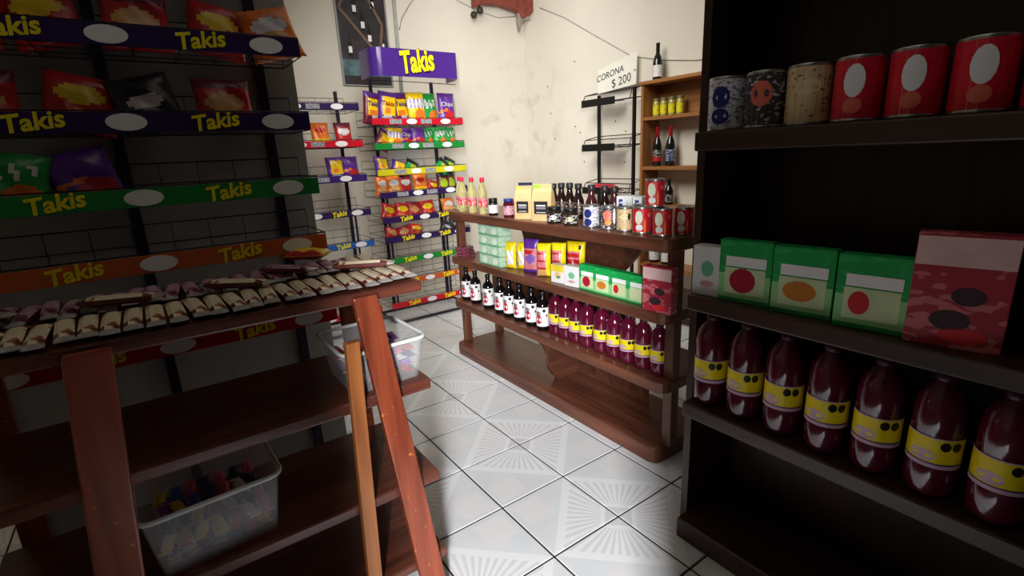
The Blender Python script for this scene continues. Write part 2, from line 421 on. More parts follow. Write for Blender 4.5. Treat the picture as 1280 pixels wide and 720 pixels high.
# bags of snacks -----------------------------------------------------------
def bag_depth(u, v, t):
    a = max(0, 1 - abs(2 * u - 1) ** 2.6) ** .6; c = max(0, 1 - abs(2 * v - 1) ** 3.5) ** .7
    return t * a * c
def bag_mesh(name, W, H, t, style, seed=0, nx=14, ny=18):
    rnd = random.Random(seed); b = MB(); wr = [(rnd.uniform(3, 9), rnd.uniform(3, 9), rnd.uniform(0, 6)) for _ in range(3)]
    def P(u, v, s):
        d = bag_depth(u, v, t)
        d *= 1 + sum(.10 * math.sin(p * u * 2 + q * v * 2 + o) for p, q, o in wr)
        pinch = 1 - .07 * math.sin(PI * v) ** .5
        zig = .004 * ((round(u * nx) % 2)) * (1 if v in (0, 1) else 0)
        return ((u - .5) * W * pinch, s * d / 2 + .0012 * s, v * H + (zig if v == 0 else -zig))
    for s in (-1, 1):
        k = len(b.v)
        for j in range(ny + 1):
            for i in range(nx + 1): b.v.append(P(i / nx, j / ny, s))
        for j in range(ny):
            for i in range(nx):
                m = style((i + .5) / nx, (j + .5) / ny)
                q = [k + j * (nx + 1) + i, k + j * (nx + 1) + i + 1, k + (j + 1) * (nx + 1) + i + 1, k + (j + 1) * (nx + 1) + i]
                b.face(q, m, True)
    n2 = (nx + 1) * (ny + 1)
    def edge(ids):
        for p, q in zip(ids, ids[1:]): b.face([p, q, q + n2, p + n2], style(.5, .02))
    edge(list(range(nx + 1))); edge([ny * (nx + 1) + i for i in range(nx + 1)])
    edge([j * (nx + 1) for j in range(ny + 1)]); edge([j * (nx + 1) + nx for j in range(ny + 1)])
    return b.mesh(name)
def foil(n, c): return mat(n, c, .28, .5, var=.12, scale=30, bump=.25)
F_pur, F_yel, F_org, F_grn, F_red = foil('foil_purple', (92, 44, 138)), foil('foil_yellow', (236, 196, 22)), foil('foil_orange', (226, 116, 34)), foil('foil_green', (38, 152, 70)), foil('foil_red', (186, 34, 38))
F_mar, F_pnk, F_sil, F_blk, F_lime = foil('foil_maroon', (110, 28, 48)), foil('foil_pink', (206, 120, 130)), foil('foil_silver', (196, 188, 192)), foil('foil_black', (34, 30, 38)), foil('foil_lime', (170, 196, 40))
F_wht, F_vio, F_tan = foil('foil_white', (226, 222, 224)), foil('foil_violet', (120, 90, 170)), foil('foil_tan', (214, 160, 100))
def el(u, v, cu, cv, a, c): return ((u - cu) / a) ** 2 + ((v - cv) / c) ** 2 < 1
def st_takis(u, v):
    if .28 < v < .80 and .18 < u < .84: return F_org if v < .42 and .3 < u < .7 else F_yel
    if v < .28: return F_sil if el(u, v, .62, .2, .22, .09) else F_mar
    return F_pur if v > .86 else F_mar
def st_takis2(u, v):
    if .30 < v < .82 and .22 < u < .9: return F_org if el(u, v, .5, .42, .16, .08) else F_yel
    return F_sil if el(u, v, .5, .2, .3, .08) else F_pur
def st_chipsy(u, v):
    if el(u, v, .62, .28, .3, .2): return F_org
    if .52 < v < .76: return F_vio if (int(u * 9) % 2) else F_wht
    return F_yel
def st_green(u, v):
    if el(u, v, .7, .24, .28, .2): return F_org
    if .5 < v < .78 and .15 < u < .85: return F_wht if (int(u * 11 + v * 5) % 3 == 0) else F_grn
    return F_grn
def st_purple(u, v):
    if el(u, v, .66, .24, .3, .2): return F_red
    if abs(v - .36 - .2 * u) < .04 and u < .6: return F_org
    return F_pur
def st_lime(u, v):
    if el(u, v, .55, .4, .3, .22): return F_lime
    return F_blk if v > .6 else F_grn
def st_orange(u, v):
    if el(u, v, .5, .62, .34, .14): return F_wht
    if el(u, v, .5, .3, .36, .2): return F_tan
    return F_org
def st_red(u, v):
    if el(u, v, .5, .6, .34, .15): return F_wht
    return F_red if v < .8 else F_mar
def st_yel2(u, v):
    if v < .34: return F_yel
    if el(u, v, .5, .68, .3, .12): return F_red
    return F_org
def st_dark(u, v):
    if el(u, v, .5, .42, .3, .26): return F_lime
    return F_blk if v > .7 else F_mar
def st_redy(u, v):
    if el(u, v, .5, .62, .36, .16): return F_yel
    if el(u, v, .5, .25, .2, .12): return F_org
    return F_red
def st_pink(u, v):
    if el(u, v, .5, .5, .34, .2): return F_tan
    return F_mar if v > .75 else F_red
def st_black(u, v):
    return F_sil if el(u, v, .5, .5, .26, .14) else F_blk
BM = {}
def bag(style, W, H, x, y, z, label, rz=0, tilt=-.18, lean=0, group='snack bags on the wire racks', t=.05, text=None, seed=0, tm=None):
    key = (style.__name__, W, H)
    if key not in BM: BM[key] = bag_mesh('snack_bag', W, H, t, style, seed + len(BM))
    o = obj('snack_bag', BM[key], None, (x, y, z)); o.rotation_euler = (tilt, lean, rz); tag(o, label, 'snack bag', group)
    if text:
        me = text_mesh(text, W * .30, tm or white_ink, .0003, .0012, .1, lambda X, Y, Z: (X, -(bag_depth(X / W + .5, (Z + H * .62) / H, t) * .60 + .0025), Z + H * .62))
        obj('lettering', me, o)
    return o
yb = 1.97
# shelf 1
z = LV[0] - .02; TXT = {st_takis: F_pur, st_takis2: F_red}
for k, (st, x, ln, lab, tx) in enumerate([
    (st_takis, .635, .16, 'maroon snack bag with big yellow logo, leaning at left end of red-strip shelf', 'Takis'),
    (st_takis2, .745, .14, 'purple snack bag with slanted yellow logo, second from left above red strip', 'Takis'),
    (st_takis, .90, -.04, 'upright maroon bag with square yellow logo above the red strip oval', 'Takis'),
    (st_chipsy, 1.025, -.04, 'yellow snack bag with lettered band, between purple and green bags, top shelf', 'Chips'),
    (st_green, 1.155, .0, 'green snack bag with white lettering on the red-strip shelf', 'Chips'),
    (st_purple, 1.30, .03, 'purple snack bag with white lettering at right end of red-strip shelf', 'Chips')]):
    bag(st, .160, .262, x, yb - .04 * (k % 2), z, lab, rz=.08 * (-1) ** k, lean=ln, text=tx, tilt=-.1, tm=TXT.get(st))
# shelf 2
z = LV[1] - .02
for k, (st, x, ln, lab, tx) in enumerate([
    (st_takis, .68, .55, 'small yellow-logo bag tipped sideways at left end of upper green-strip shelf', None),
    (st_chipsy, .795, .12, 'small yellow bag standing second from left above upper green strip', None),
    (st_purple, .92, .05, 'left of two purple bags on the upper green-strip shelf', 'Chips'),
    (st_purple, 1.02, -.02, 'right of two purple bags on the upper green-strip shelf', None),
    (st_green, 1.12, .03, 'leftmost of three green bags on the upper green-strip shelf', None),
    (st_green, 1.225, -.03, 'middle of three green bags on the upper green-strip shelf', 'Chips'),
    (st_green, 1.335, .02, 'rightmost of three green bags on the upper green-strip shelf', None)]):
    bag(st, .135, .175, x, yb - .035 * (k % 2), z, lab, rz=.07 * (-1) ** k, lean=ln, text=tx)
# shelf 3
z = LV[2] - .02
for k, (st, x, ln, lab) in enumerate([
    (st_takis2, .68, .1, 'purple bag with yellow logo at left end of yellow-strip shelf'),
    (st_takis2, .80, .35, 'purple bag slumped behind its neighbour above yellow strip'),
    (st_lime, .93, .5, 'dark bag with lime print slumped in middle of yellow-strip shelf'),
    (st_lime, 1.20, .75, 'black and green bag lying over at right of yellow-strip shelf'),
    (st_lime, 1.30, .45, 'black and green bag at right end of yellow-strip shelf')]):
    bag(st, .13, .125 if k != 0 else .16, x, yb - .02 * (k % 2), z, lab, rz=.1 * (-1) ** k, lean=ln, tilt=-.35)
# shelf 4
z = LV[3] - .02
for k, (st, x, ln, lab) in enumerate([
    (st_orange, .66, .12, 'orange snack bag hanging over left end of upper purple strip'),
    (st_orange, .76, -.05, 'orange snack bag with white oval, second from left above upper purple strip'),
    (st_red, .87, .04, 'bright red bag with white oval above upper purple strip'),
    (st_yel2, 1.0, .0, 'orange and yellow bag in the middle above upper purple strip'),
    (st_redy, 1.115, .4, 'small red bag lying low beside dark lime bags'),
    (st_dark, 1.215, .1, 'left of two dark bags with lime print above upper purple strip'),
    (st_dark, 1.315, -.05, 'right of two dark bags with lime print above upper purple strip')]):
    bag(st, .13, .175 if k != 4 else .11, x, yb - .03 * (k % 2), z, lab, rz=.08 * (-1) ** k, lean=ln)
# shelf 5
z = LV[4] - .02
for k, (st, x, ln, lab) in enumerate([
    (st_redy, .68, .35, 'red bag with yellow oval at left end of middle purple-strip shelf'),
    (st_redy, .80, .15, 'red bag with yellow oval, second from left on middle purple-strip shelf'),
    (st_pink, .93, .1, 'red and tan bag in middle of middle purple-strip shelf'),
    (st_redy, 1.06, -.1, 'red bag with yellow oval standing tallest on middle purple-strip shelf'),
    (st_orange, 1.28, .0, 'orange bag partly behind the oil bottles on middle purple-strip shelf')]):
    bag(st, .14, .15, x, yb - .03 * (k % 2), z, lab, rz=.08 * (-1) ** k, lean=ln, tilt=-.3)
# shelf 6
z = LV[5] - .02
for k, (st, x, ln, lab) in enumerate([
    (st_pink, .70, .3, 'maroon and tan bag at left end of lowest purple-strip shelf'),
    (st_pink, .82, -.2, 'maroon and tan bag second from left on lowest purple-strip shelf'),
    (st_redy, .93, .2, 'red bag with yellow oval in middle of lowest purple-strip shelf'),
    (st_black, 1.20, .5, 'black and silver bag slumped on lowest purple-strip shelf'),
    (st_black, 1.33, .2, 'black and silver bag at right end of lowest purple-strip shelf')]):
    bag(st, .135, .12, x, yb - .03 * (k % 2), z, lab, rz=.08 * (-1) ** k, lean=ln, tilt=-.4)
# neighbour rack
for k, (st, x, zi, lab) in enumerate([
    (st_purple, .42, 2, 'purple bag with red foot on the rack left of the Takis rack'),
    (st_takis2, .30, 2, 'purple and yellow bag on the rack left of the Takis rack'),
    (st_red, .40, 1, 'red and white bag above red strip of the rack left of the Takis rack'),
    (st_yel2, .22, 1, 'orange and yellow bag above red strip of the rack left of the Takis rack')]):
    bag(st, .14, .19, x, 1.98, LV2[zi] - .02, lab, rz=.05 * (-1) ** k)
# white sheet on the wall behind the rack
b = MB(); b.box(.78, 1.24, YW - .003, YW - .0005, 1.18, 1.50, white_pl); tag(obj('paper_sheet', b), 'blank white sheet on back wall behind the Takis rack', 'paper')

# ------------------------------------------------------------------ poster at the upper left
t = thing('wall_poster', 'dark poster with wooden lattice and bottles on back wall above Takis header', 'poster', (.80, YW, 2.4))
b = MB(); b.box(-.21, .21, -.012, -.001, -.37, .42, mat('poster_dark', (52, 46, 50), .4, var=.4, scale=9)); obj('sheet', b, t)
lat = mat('poster_lattice', (120, 92, 74), .5)
for p, q in (((.02, .40), (.17, .12)), ((-.19, .22), (.13, -.14)), ((.17, .12), (.13, -.14)), ((-.10, .40), (-.19, .22))):
    b = MB(); b.bar((p[0], -.014, p[1]), (q[0], -.014, q[1]), .022, .004, lat, Vector((1, 0, .3))); obj('lattice_strip', b, t)
for x, z_ in ((.0, .14), (.05, .04), (-.06, .26), (.10, .3), (.16, -.02), (-.13, -.06)):
    b = MB(); b.box(x - .018, x + .018, -.0145, -.012, z_ - .085, z_ + .03, black_ink); b.box(x - .007, x + .007, -.0145, -.012, z_ + .03, z_ + .08, black_ink); bo = obj('printed_bottle', b, t)
    b = MB(); b.box(x - .015, x + .015, -.016, -.0145, z_ - .06, z_ - .01, white_ink); obj('printed_label', b, bo)
b = MB(); b.box(-.21, .21, -.0145, -.012, -.30, -.17, mat('poster_teal', (86, 112, 118), .4, var=.4)); obj('printed_band', b, t)
b = MB(); b.prism([(.06 + .10 * math.cos(k * PI / 8), -.25 + .07 * math.sin(k * PI / 8)) for k in range(9)], -.0165, -.0145, 'y', mat('poster_olive', (150, 140, 46), .4)); obj('printed_dome', b, t)
b = MB()
for x0, x1, z0, z1 in ((-.225, -.21, -.38, .43), (.21, .225, -.38, .43), (-.21, .21, -.38, -.37), (-.21, .21, .42, .43)): b.box(x0, x1, -.016, -.0005, z0, z1, mat('poster_frame', (150, 150, 148), .4))
obj('frame', b, t)

# ------------------------------------------------------------------ cables and hanging ornament
cable_m = mat('cable', (172, 166, 156), .6)
b = MB(); b.tube([(1.135, YW - .006, 2.50), (1.17, YW - .006, 2.60), (1.26, YW - .006, 2.72), (1.36, YW - .006, 2.82), (1.5, YW - .006, 2.95)], .005, cable_m, 6)
tag(obj('cable', b), 'thin cable rising diagonally on back wall right of the poster', 'cable')
b = MB(); b.tube([(XW - .007, 2.10, 2.76), (XW - .007, 1.75, 2.60), (XW - .007, 1.40, 2.40), (XW - .007, 1.15, 2.26), (XW - .007, .92, 2.13), (XW - .007, .6, 2.05), (XW - .007, .3, 2.0), (XW - .007, -.2, 1.98)], .004, cable_m, 6)
tag(obj('cable', b), 'long cable sagging along right wall down past the Corona sign', 'cable')
b = MB(); b.tube([(1.62, YW - .01, 2.86), (1.75, YW - .01, 2.80), (1.95, YW - .01, 2.74), (2.2, YW - .01, 2.70), (2.46, YW - .01, 2.74)], .004, cable_m, 6)
tag(obj('cable', b), 'thin cable drooping along top of back wall behind the hanging ornament', 'cable')
t = thing('hanging_ornament', 'reddish brown hanging ornament with dark round knobs and grey pointed tip, top of back wall', 'ornament', (2.05, YW - .12, 2.745))
orn = mat('ornament_brown', (128, 62, 48), .6, var=.3, scale=20, bump=.3); orng = mat('ornament_grey', (150, 138, 128), .7, var=.2)
b = MB(); b.prism([(-.20, -.02), (-.10, .02), (.10, .03), (.30, .0), (.34, -.07), (.44, -.02), (.60, .10), (.52, .22), (-.20, .22)], -.05, .05, 'y', orn); obj('body', b, t, bevel=.015)
b = MB(); b.prism([(.30, -.01), (.42, -.03), (.46, -.06), (.38, -.07), (.335, -.11), (.318, -.18), (.30, -.09)], -.025, .025, 'y', orng); obj('tip', b, t, bevel=.008)
for x, z_ in ((-.215, -.085), (-.145, -.04)):
    b = MB(); b.lathe([(.006, -.032), (.024, -.024), (.033, 0), (.024, .024), (.006, .032)], mat('knob_dark', (52, 46, 42), .4), 12); obj('knob', b, t, (x, -.02, z_))
b = MB(); b.tube([(-.215, -.02, -.085), (-.145, -.02, -.04), (-.14, 0, .05)], .008, mat('knob_dark', (52, 46, 42)), 6); obj('link', b, t)
b = MB(); b.tube([(.1, 0, .2), (.1, 0, .40)], .003, cable_m, 5); obj('cord', b, t)

# ------------------------------------------------------------------ wooden gondola shelf in the middle
t = thing('display_shelf', 'long dark brown wooden display shelf with three tiers and a base', 'shelf', (0, 0, 0))
X0, X1, Y0, Y1 = .70, 1.12, -.90, .95
def board(y0, y1, x0, x1, z0, z1, m, r=.05):
    """board with rounded front corners"""
    p = [(x1, y1), (x0 + r, y1)] + [(x0 + r - r * math.sin(a), y1 - r + r * math.cos(a)) for a in (PI / 8, PI / 4, 3 * PI / 8)] + [(x0, y1 - r), (x0, y0 + r)]
    p += [(x0 + r - r * math.cos(a), y0 + r - r * math.sin(a)) for a in (PI / 8, PI / 4, 3 * PI / 8)] + [(x0 + r, y0), (x1, y0)]
    b = MB(); b.prism(p, z0, z1, 'z', m); return b
for z0, z1 in ((.985, 1.04), (.677, .725), (.36, .41)): obj('shelf_board', board(Y0, Y1, X0, X1, z0, z1, dark_red_wood), t, bevel=.005)
obj('base', board(-.87, .95, X0, X1, 0, .08, dark_red_wood), t, bevel=.005)
for y in (.925, -.872):
    for x in (.79, 1.07):
        for z0, z1 in ((.08, .36), (.41, .677), (.725, .985)):
            b = MB(); b.box(x - .026, x + .026, y - .024, y + .024, z0, z1, dark_red_wood_z); obj('post', b, t, bevel=.004)
# scalloped cross panels
def scallop(y, z0, z1, xf_top, xf_bot, xb=1.08):
    n = 10; p = [(xb, z0), (xf_bot, z0)]
    for k in range(1, n + 1):
        q = k / n; x = xf_bot + (xf_top - xf_bot) * q - .022 * math.sin(q * 2 * PI); p.append((x, z0 + (z1 - z0) * q))
    p.append((xb, z1))
    b = MB(); b.prism(p, y - .013, y + .013, 'y', dark_red_wood_x); return b
obj('cross_panel', scallop(.0, .08, .36, .715, .86), t); obj('cross_panel', scallop(.50, .41, .677, .80, .84), t); obj('cross_panel', scallop(-.40, .41, .677, .79, .80), t)
# spine panels with concave ends
def spine(y0, y1, z0, z1, x, c0, c1):
    n = 8; p = []
    for k in range(n + 1): q = k / n; p.append((y0 + c0 * (1 - math.sin(q * PI / 2)), z0 + (z1 - z0) * q))
    for k in range(n + 1): q = 1 - k / n; p.append((y1 - c1 * (1 - math.sin(q * PI / 2)), z0 + (z1 - z0) * q))
    b = MB(); b.prism(p, x - .01, x + .01, 'x', dark_red_wood_x); return b
obj('spine_panel', spine(-.52, .52, .725, .985, 1.02, .20, .14), t); obj('spine_panel', spine(-.55, -.014, .08, .36, 1.03, .0, .0), t); obj('spine_panel', spine(-.38, .48, .41, .677, 1.05, .0, .0), t)

# ---- goods: all builders make the front face local -Y; RZ turns it to the aisle
RZ = -math.radians(44); RB = -math.radians(68)
FRONT = -PI / 2
def wrap(r, z0, z1, a, m, n=14, centre=FRONT):
    b = MB(); b.lathe([(r, z0), (r, z1)], m, n, centre - a, centre + a); return b
def on_cyl(r): return lambda X, Y, Z: (r * math.sin(X / r) * 1.0, -r * math.cos(X / r), Z)
def cyl_blob(r, a, z0, ra, rz_, m, n=14):
    """flat print spot lying on a cylinder"""
    b = MB(); b.v.append((r * math.cos(FRONT + a), r * math.sin(FRONT + a), z0))
    for k in range(n):
        t_ = 2 * PI * k / n; an = FRONT + a + ra * math.cos(t_); b.v.append((r * math.cos(an), r * math.sin(an), z0 + rz_ * math.sin(t_)))
    for k in range(n): b.face([0, 1 + k, 1 + (k + 1) % n], m, True)
    return b

# oil bottles
oil_liq = mat('pale_oil', (240, 234, 176), .06, .5, trans=.75, ior=1.35, var=.04); oil_cap = mat('oil_cap_red', (206, 36, 66), .35)
def oil_bottle(label, loc):
    t = thing('oil_bottle', label, 'bottle', loc, RZ, 'oil bottles on the top shelf')
    b = MB(); b.lathe([(.024, 0), (.029, .006), (.029, .055), (.026, .065), (.026, .095), (.029, .105), (.029, .135), (.022, .165), (.012, .19), (.011, .20)], oil_liq, 18); obj('bottle_body', b, t)
    b = MB(); b.lathe([(.0135, .198), (.0145, .202), (.0145, .222), (.012, .226)], oil_cap, 14); obj('cap', b, t)
    l = obj('label', wrap(.0298, .048, .098, 1.7, label_mat('oil_label', (214, 60, 70), (240, 226, 210), 70, .56)), t)
    obj('label_band', wrap(.0302, .086, .100, 1.7, mat('oil_label_pink', (224, 130, 150), .4)), l)
    return t
oil = oil_bottle('leftmost oil bottle with red cap, at the end of the top shelf', (.79, .895, 1.04))
for k, (x, y) in enumerate(((.75, .795), (.755, .68), (.76, .56))): dup(oil, (x, y, 1.04), RZ, ORD[k + 1] + ' oil bottle with red cap from left end of top shelf')

# jars on the top shelf
def jar(name, label, loc, r, h, body, lid, lab, group, spot=None, lidh=.018):
    t = thing(name, label, 'jar', loc, RZ, group)
    b = MB(); b.lathe([(r * .9, 0), (r, .006), (r, h * .72), (r * .8, h - lidh - .002), (r * .8, h - lidh)], body, 18); obj('jar_body', b, t)
    b = MB(); b.lathe([(r * .86, h - lidh), (r * .9, h - lidh + .003), (r * .9, h - .003), (r * .84, h)], lid, 18); obj('lid', b, t)
    l = obj('label', wrap(r + .0008, h * .14, h * .62, 1.5, lab), t)
    if spot: obj('label_spot', cyl_blob(r + .0014, -.1, h * .38, .5, h * .14, spot), l)
    return t
gl_dark = mat('dark_preserve', (38, 18, 20), .1, .6); gl_red = mat('red_preserve', (86, 18, 30), .1, .6); gl_brown = mat('brown_preserve', (46, 34, 26), .12, .6)
lb_white = label_mat('white_label', (230, 230, 228), (150, 150, 150), 80, .62); lb_pink = label_mat('pink_label', (222, 170, 184), (120, 40, 60), 90, .56)
lb_bw = label_mat('black_white_label', (36, 34, 34), (206, 200, 196), 60, .55)
jar('preserve_jar', 'small dark jar with plain white label beside the oil bottles', (.765, .455, 1.04), .030, .103, gl_dark, black_ink, lb_white, 'jars on the top shelf', lidh=.03)
jar('preserve_jar', 'small dark red jar with blue lid left of the kraft bags', (.765, .29, 1.04), .032, .108, gl_red, mat('blue_lid', (40, 60, 140), .35), lb_pink, 'jars on the top shelf')
jar('preserve_jar', 'small jar with red lid in back row behind blue-lidded jar', (.90, .42, 1.04), .028, .085, gl_red, red_pl, lb_pink, 'jars on the top shelf')
jar('preserve_jar', 'squat dark jar with silver bands in front of right kraft bag', (.765, -.125, 1.04), .038, .086, gl_brown, black_ink, lb_bw, 'jars on the top shelf', white_ink)
jar('preserve_jar', 'squat dark jar with cream spot on label, left of the blue can', (.765, -.252, 1.04), .038, .086, gl_brown, black_ink, lb_bw, 'jars on the top shelf', mat('cream_print', (226, 208, 160), .4))

# kraft coffee bags
kraft = mat('kraft_paper', (222, 190, 136), .7, .2, var=.06, bump=.2)
def kraft_bag(label, loc, W, H, rz, tagm, clip):
    t = thing('kraft_bag', label, 'paper bag', loc, rz, 'kraft bags on the top shelf'); D = .06
    b = MB()
    lv = [(0, 1, 1), (.02, 1, 1), (.55, 1.0, .95), (.78, .97, .6), (.88, .92, .22), (1.0, .9, .12)]
    for zf, wf, df in lv:
        for sx, sy in ((-1, -1), (0, -1.06), (1, -1), (1, 1), (0, 1.06), (-1, 1)): b.v.append((sx * W / 2 * wf, sy * D / 2 * df, zf * H))
    for i in range(len(lv) - 1):
        for j in range(6): b.face([i * 6 + j, i * 6 + (j + 1) % 6, (i + 1) * 6 + (j + 1) % 6, (i + 1) * 6 + j], kraft)
    b.face(range(6), kraft); b.face([30 + j for j in range(6)], kraft); obj('bag_body', b, t, bevel=.002)
    b = MB(); b.box(-W * .34, W * .34, -D / 2 - .0042, -D / 2 - .001, H * .20, H * .54, mat('kraft_label_dark', (46, 44, 44), .5)); l = obj('label', b, t)
    for z0, z1, mm in ((.33, .39, grey_ink), (.41, .445, white_ink), (.235, .25, white_ink)):
        b = MB(); b.box(-W * .22, W * .24, -D / 2 - .0052, -D / 2 - .0042, H * z0, H * z1, mm); obj('label_print', b, l)
    b = MB(); b.box(-W * .46, -W * .1, -D * .11, D * .11, H * .86, H * .98, tagm); obj('sticker', b, t)
    if clip: b = MB(); b.box(-W * .30, W * .44, -.008, .008, H + .002, H + .016, mat('navy_clip', (40, 48, 76), .4)); obj('clip', b, t)
    return t
lime = mat('lime_sticker', (176, 226, 70), .5)
kraft_bag('left kraft paper bag with black label and dark clip on top', (.78, .15, 1.04), .105, .185, RB + .1, mat('pale_lime_sticker', (206, 206, 110), .5), True)
kraft_bag('right kraft paper bag with black label and lime sticker at top corner', (.79, -.005, 1.04), .118, .197, RB + .05, lime, False)

# dark bottles in the back row of the top shelf
sauce = mat('sauce_dark', (34, 18, 16), .1, .6); sauce_cap = mat('sauce_cap', (48, 44, 44), .35); amber = mat('sauce_maroon', (70, 30, 34), .12, .6)
def sauce_bottle(label, loc, body, labm, h=.19, r=.03):
    t = thing('sauce_bottle', label, 'bottle', loc, RZ, 'dark bottles in the back row of the top shelf')
    b = MB(); b.lathe([(r * .92, 0), (r, .006), (r, h * .52), (r * .62, h * .68), (r * .5, h * .80), (r * .5, h * .86)], body, 16); obj('bottle_body', b, t)
    b = MB(); b.lathe([(r * .62, h * .84), (r * .66, h * .86), (r * .66, h * .98), (r * .58, h)], sauce_cap, 14); obj('cap', b, t)
    obj('label', wrap(r + .0008, h * .14, h * .46, 1.4, labm), t)
    return t
lb_sauce = label_mat('sauce_label', (44, 28, 26), (196, 170, 150), 70, .55)
sb = None
for k, (y, bd, h) in enumerate(((.105, sauce, .185), (.035, sauce, .19), (-.035, sauce, .192), (-.105, sauce, .19), (-.205, amber, .186), (-.30, sauce, .182), (-.368, amber, .18))):
    sauce_bottle(ORD[k] + ' dark sauce bottle from left in the back row of the top shelf', (.955, y, 1.04), bd, lb_sauce, h, .030)
# white cartons with blue marks
for k, y in enumerate((-.475, -.575)):
    t = thing('white_carton', ('left' if k == 0 else 'right') + ' white carton with blue marks in the back row behind the cans', 'carton', (.93, y, 1.04), RB, 'white cartons on the top shelf')
    b = MB(); b.box(-.043, .043, -.03, .03, 0, .142, white_pl); obj('carton_body', b, t, bevel=.003)
    bl = mat('blue_print', (44, 62, 150), .4)
    for zz in (.075, .095, .115):
        b = MB(); b.box(-.030, -.012, -.0312, -.030, zz, zz + .012, bl); b.box(-.030, -.025, -.0312, -.030, zz - .006, zz + .012, bl); obj('blue_print', b, t)
    b = MB(); b.box(.008, .03, -.0312, -.030, .07, .128, label_mat('carton_small_print', (220, 220, 222), (120, 130, 170), 110, .55)); obj('small_print', b, t)

# cans
def can(label, loc, r, h, body, spots, group='cans on the top shelf', rz=RZ, cat='can'):
    t = thing('tin_can', label, cat, loc, rz, group)
    b = MB(); b.lathe([(r * .94, 0), (r, .003), (r, .006), (r * .98, .008), (r * .98, h - .008), (r, h - .006), (r, h - .002), (r * .95, h), (r * .9, h - .004)], tin, 20); obj('can_body', b, t)
    l = obj('label', wrap(r * .985, .009, h - .009, PI - .05, body, 26), t)
    for a, z0, ra, rz_, m in spots: obj('label_spot', cyl_blob(r * .985 + .0012, a, h * z0, ra, h * rz_, m), l)
    return t
lb_red = label_mat('red_can_label', (212, 26, 46), (198, 20, 40), 40, .6); cream_pr = mat('cream_print', (226, 208, 160), .4)
lb_blue = label_mat('blue_can_label', (214, 214, 220), (120, 116, 130), 60, .55); navy = mat('navy_print', (36, 44, 110), .4)
lb_dark = label_mat('dark_can_label', (58, 52, 54), (190, 190, 190), 60, .58); lb_tan = label_mat('tan_can_label', (214, 186, 140), (120, 92, 60), 60, .62)
pink_pr = mat('salmon_print', (226, 112, 92), .4)
can('blue and white can, leftmost of the front row of cans', (.785, -.378, 1.04), .040, .107, lb_blue, [(-.45, .64, .5, .2, navy), (-.45, .25, .5, .17, navy)])
can('dark can with salmon and white label between blue and tan cans', (.785, -.492, 1.04), .036, .110, lb_dark, [(-.2, .6, .55, .22, pink_pr), (-.1, .32, .45, .14, mat('orange_print', (232, 140, 60), .4)), (.8, .55, .25, .35, white_ink)])
can('tan can in front row, right of the salmon-labelled can', (.785, -.592, 1.04), .037, .110, lb_tan, [(-.1, .62, .6, .12, cream_pr), (.5, .62, .2, .14, black_ink)])
can('tan can half hidden behind the first red can', (.86, -.615, 1.04), .037, .113, lb_tan, [(-.1, .62, .6, .12, cream_pr)])
def red_can(label, loc, rz=RZ): return can(label, loc, .040, .117, lb_red, [(-.42, .62, .42, .25, mat('pale_green_print', (232, 236, 206), .4)), (-.35, .25, .38, .12, white_ink), (-.35, .12, .3, .05, pink_pr), (.25, .30, .1, .28, mat('orange_print', (232, 140, 60), .4)), (.75, .7, .22, .08, pink_pr)], 'red cans on the top shelf', rz)
red_can('red can in front row, left of the two lower red cans', (.785, -.690, 1.04))
red_can('red can in front row under the stacked red can, nearer the shelf end', (.785, -.800, 1.04), RZ - .1)
red_can('red can in second row at right end of top shelf', (.87, -.845, 1.04), RZ - .1)
red_can('red can stacked on top of the other red cans', (.80, -.745, 1.157), RZ - .05)

# ---- middle tier
mb_ = label_mat('maroon_box', (104, 40, 58), (170, 120, 130), 60, .6)
for k in range(3):
    b = MB(); b.box(-.055, .055, -.035, .035, 0, .022, mb_); tag(obj('small_carton', b, None, (.775, .845 + .01 * k, .725 + .0225 * k), (0, 0, RB + .1 * k), .002), ('lowest', 'middle', 'topmost')[k] + ' flat maroon carton of the small stack at left of middle shelf', 'carton', 'flat maroon cartons')
tea = label_mat('tea_box_green', (186, 214, 188), (160, 200, 170), 45, .5); tea_pr = mat('tea_print', (214, 228, 206), .5)
tea0 = None
for r_ in range(4):
    for c_ in range(2):
        lab = f"pale green tea carton, {('left', 'right')[c_]} column, {ORD[r_]} from bottom of the stack"
        loc = (.775, .535 - .118 * c_, .725 + .0635 * r_)
        if tea0 is None:
            tea0 = thing('tea_carton', lab, 'carton', loc, -PI / 2 + .04, 'green tea cartons on the middle shelf')
            b = MB(); b.box(-.057, .057, -.045, .045, 0, .062, tea); obj('carton_body', b, tea0, bevel=.0025)
            b = MB(); b.prism([(.028 * math.cos(q * PI / 7), .030 + .020 * math.sin(q * PI / 7)) for q in range(14)], -.0462, -.045, 'y', tea_pr); obj('printed_oval', b, tea0)
            b = MB(); b.box(-.057, .057, -.0458, -.045, .002, .009, mat('tea_green_dark', (96, 160, 120), .5)); obj('printed_band', b, tea0)
        else: dup(tea0, loc, -PI / 2 + .04 + random.uniform(-.02, .02), lab)
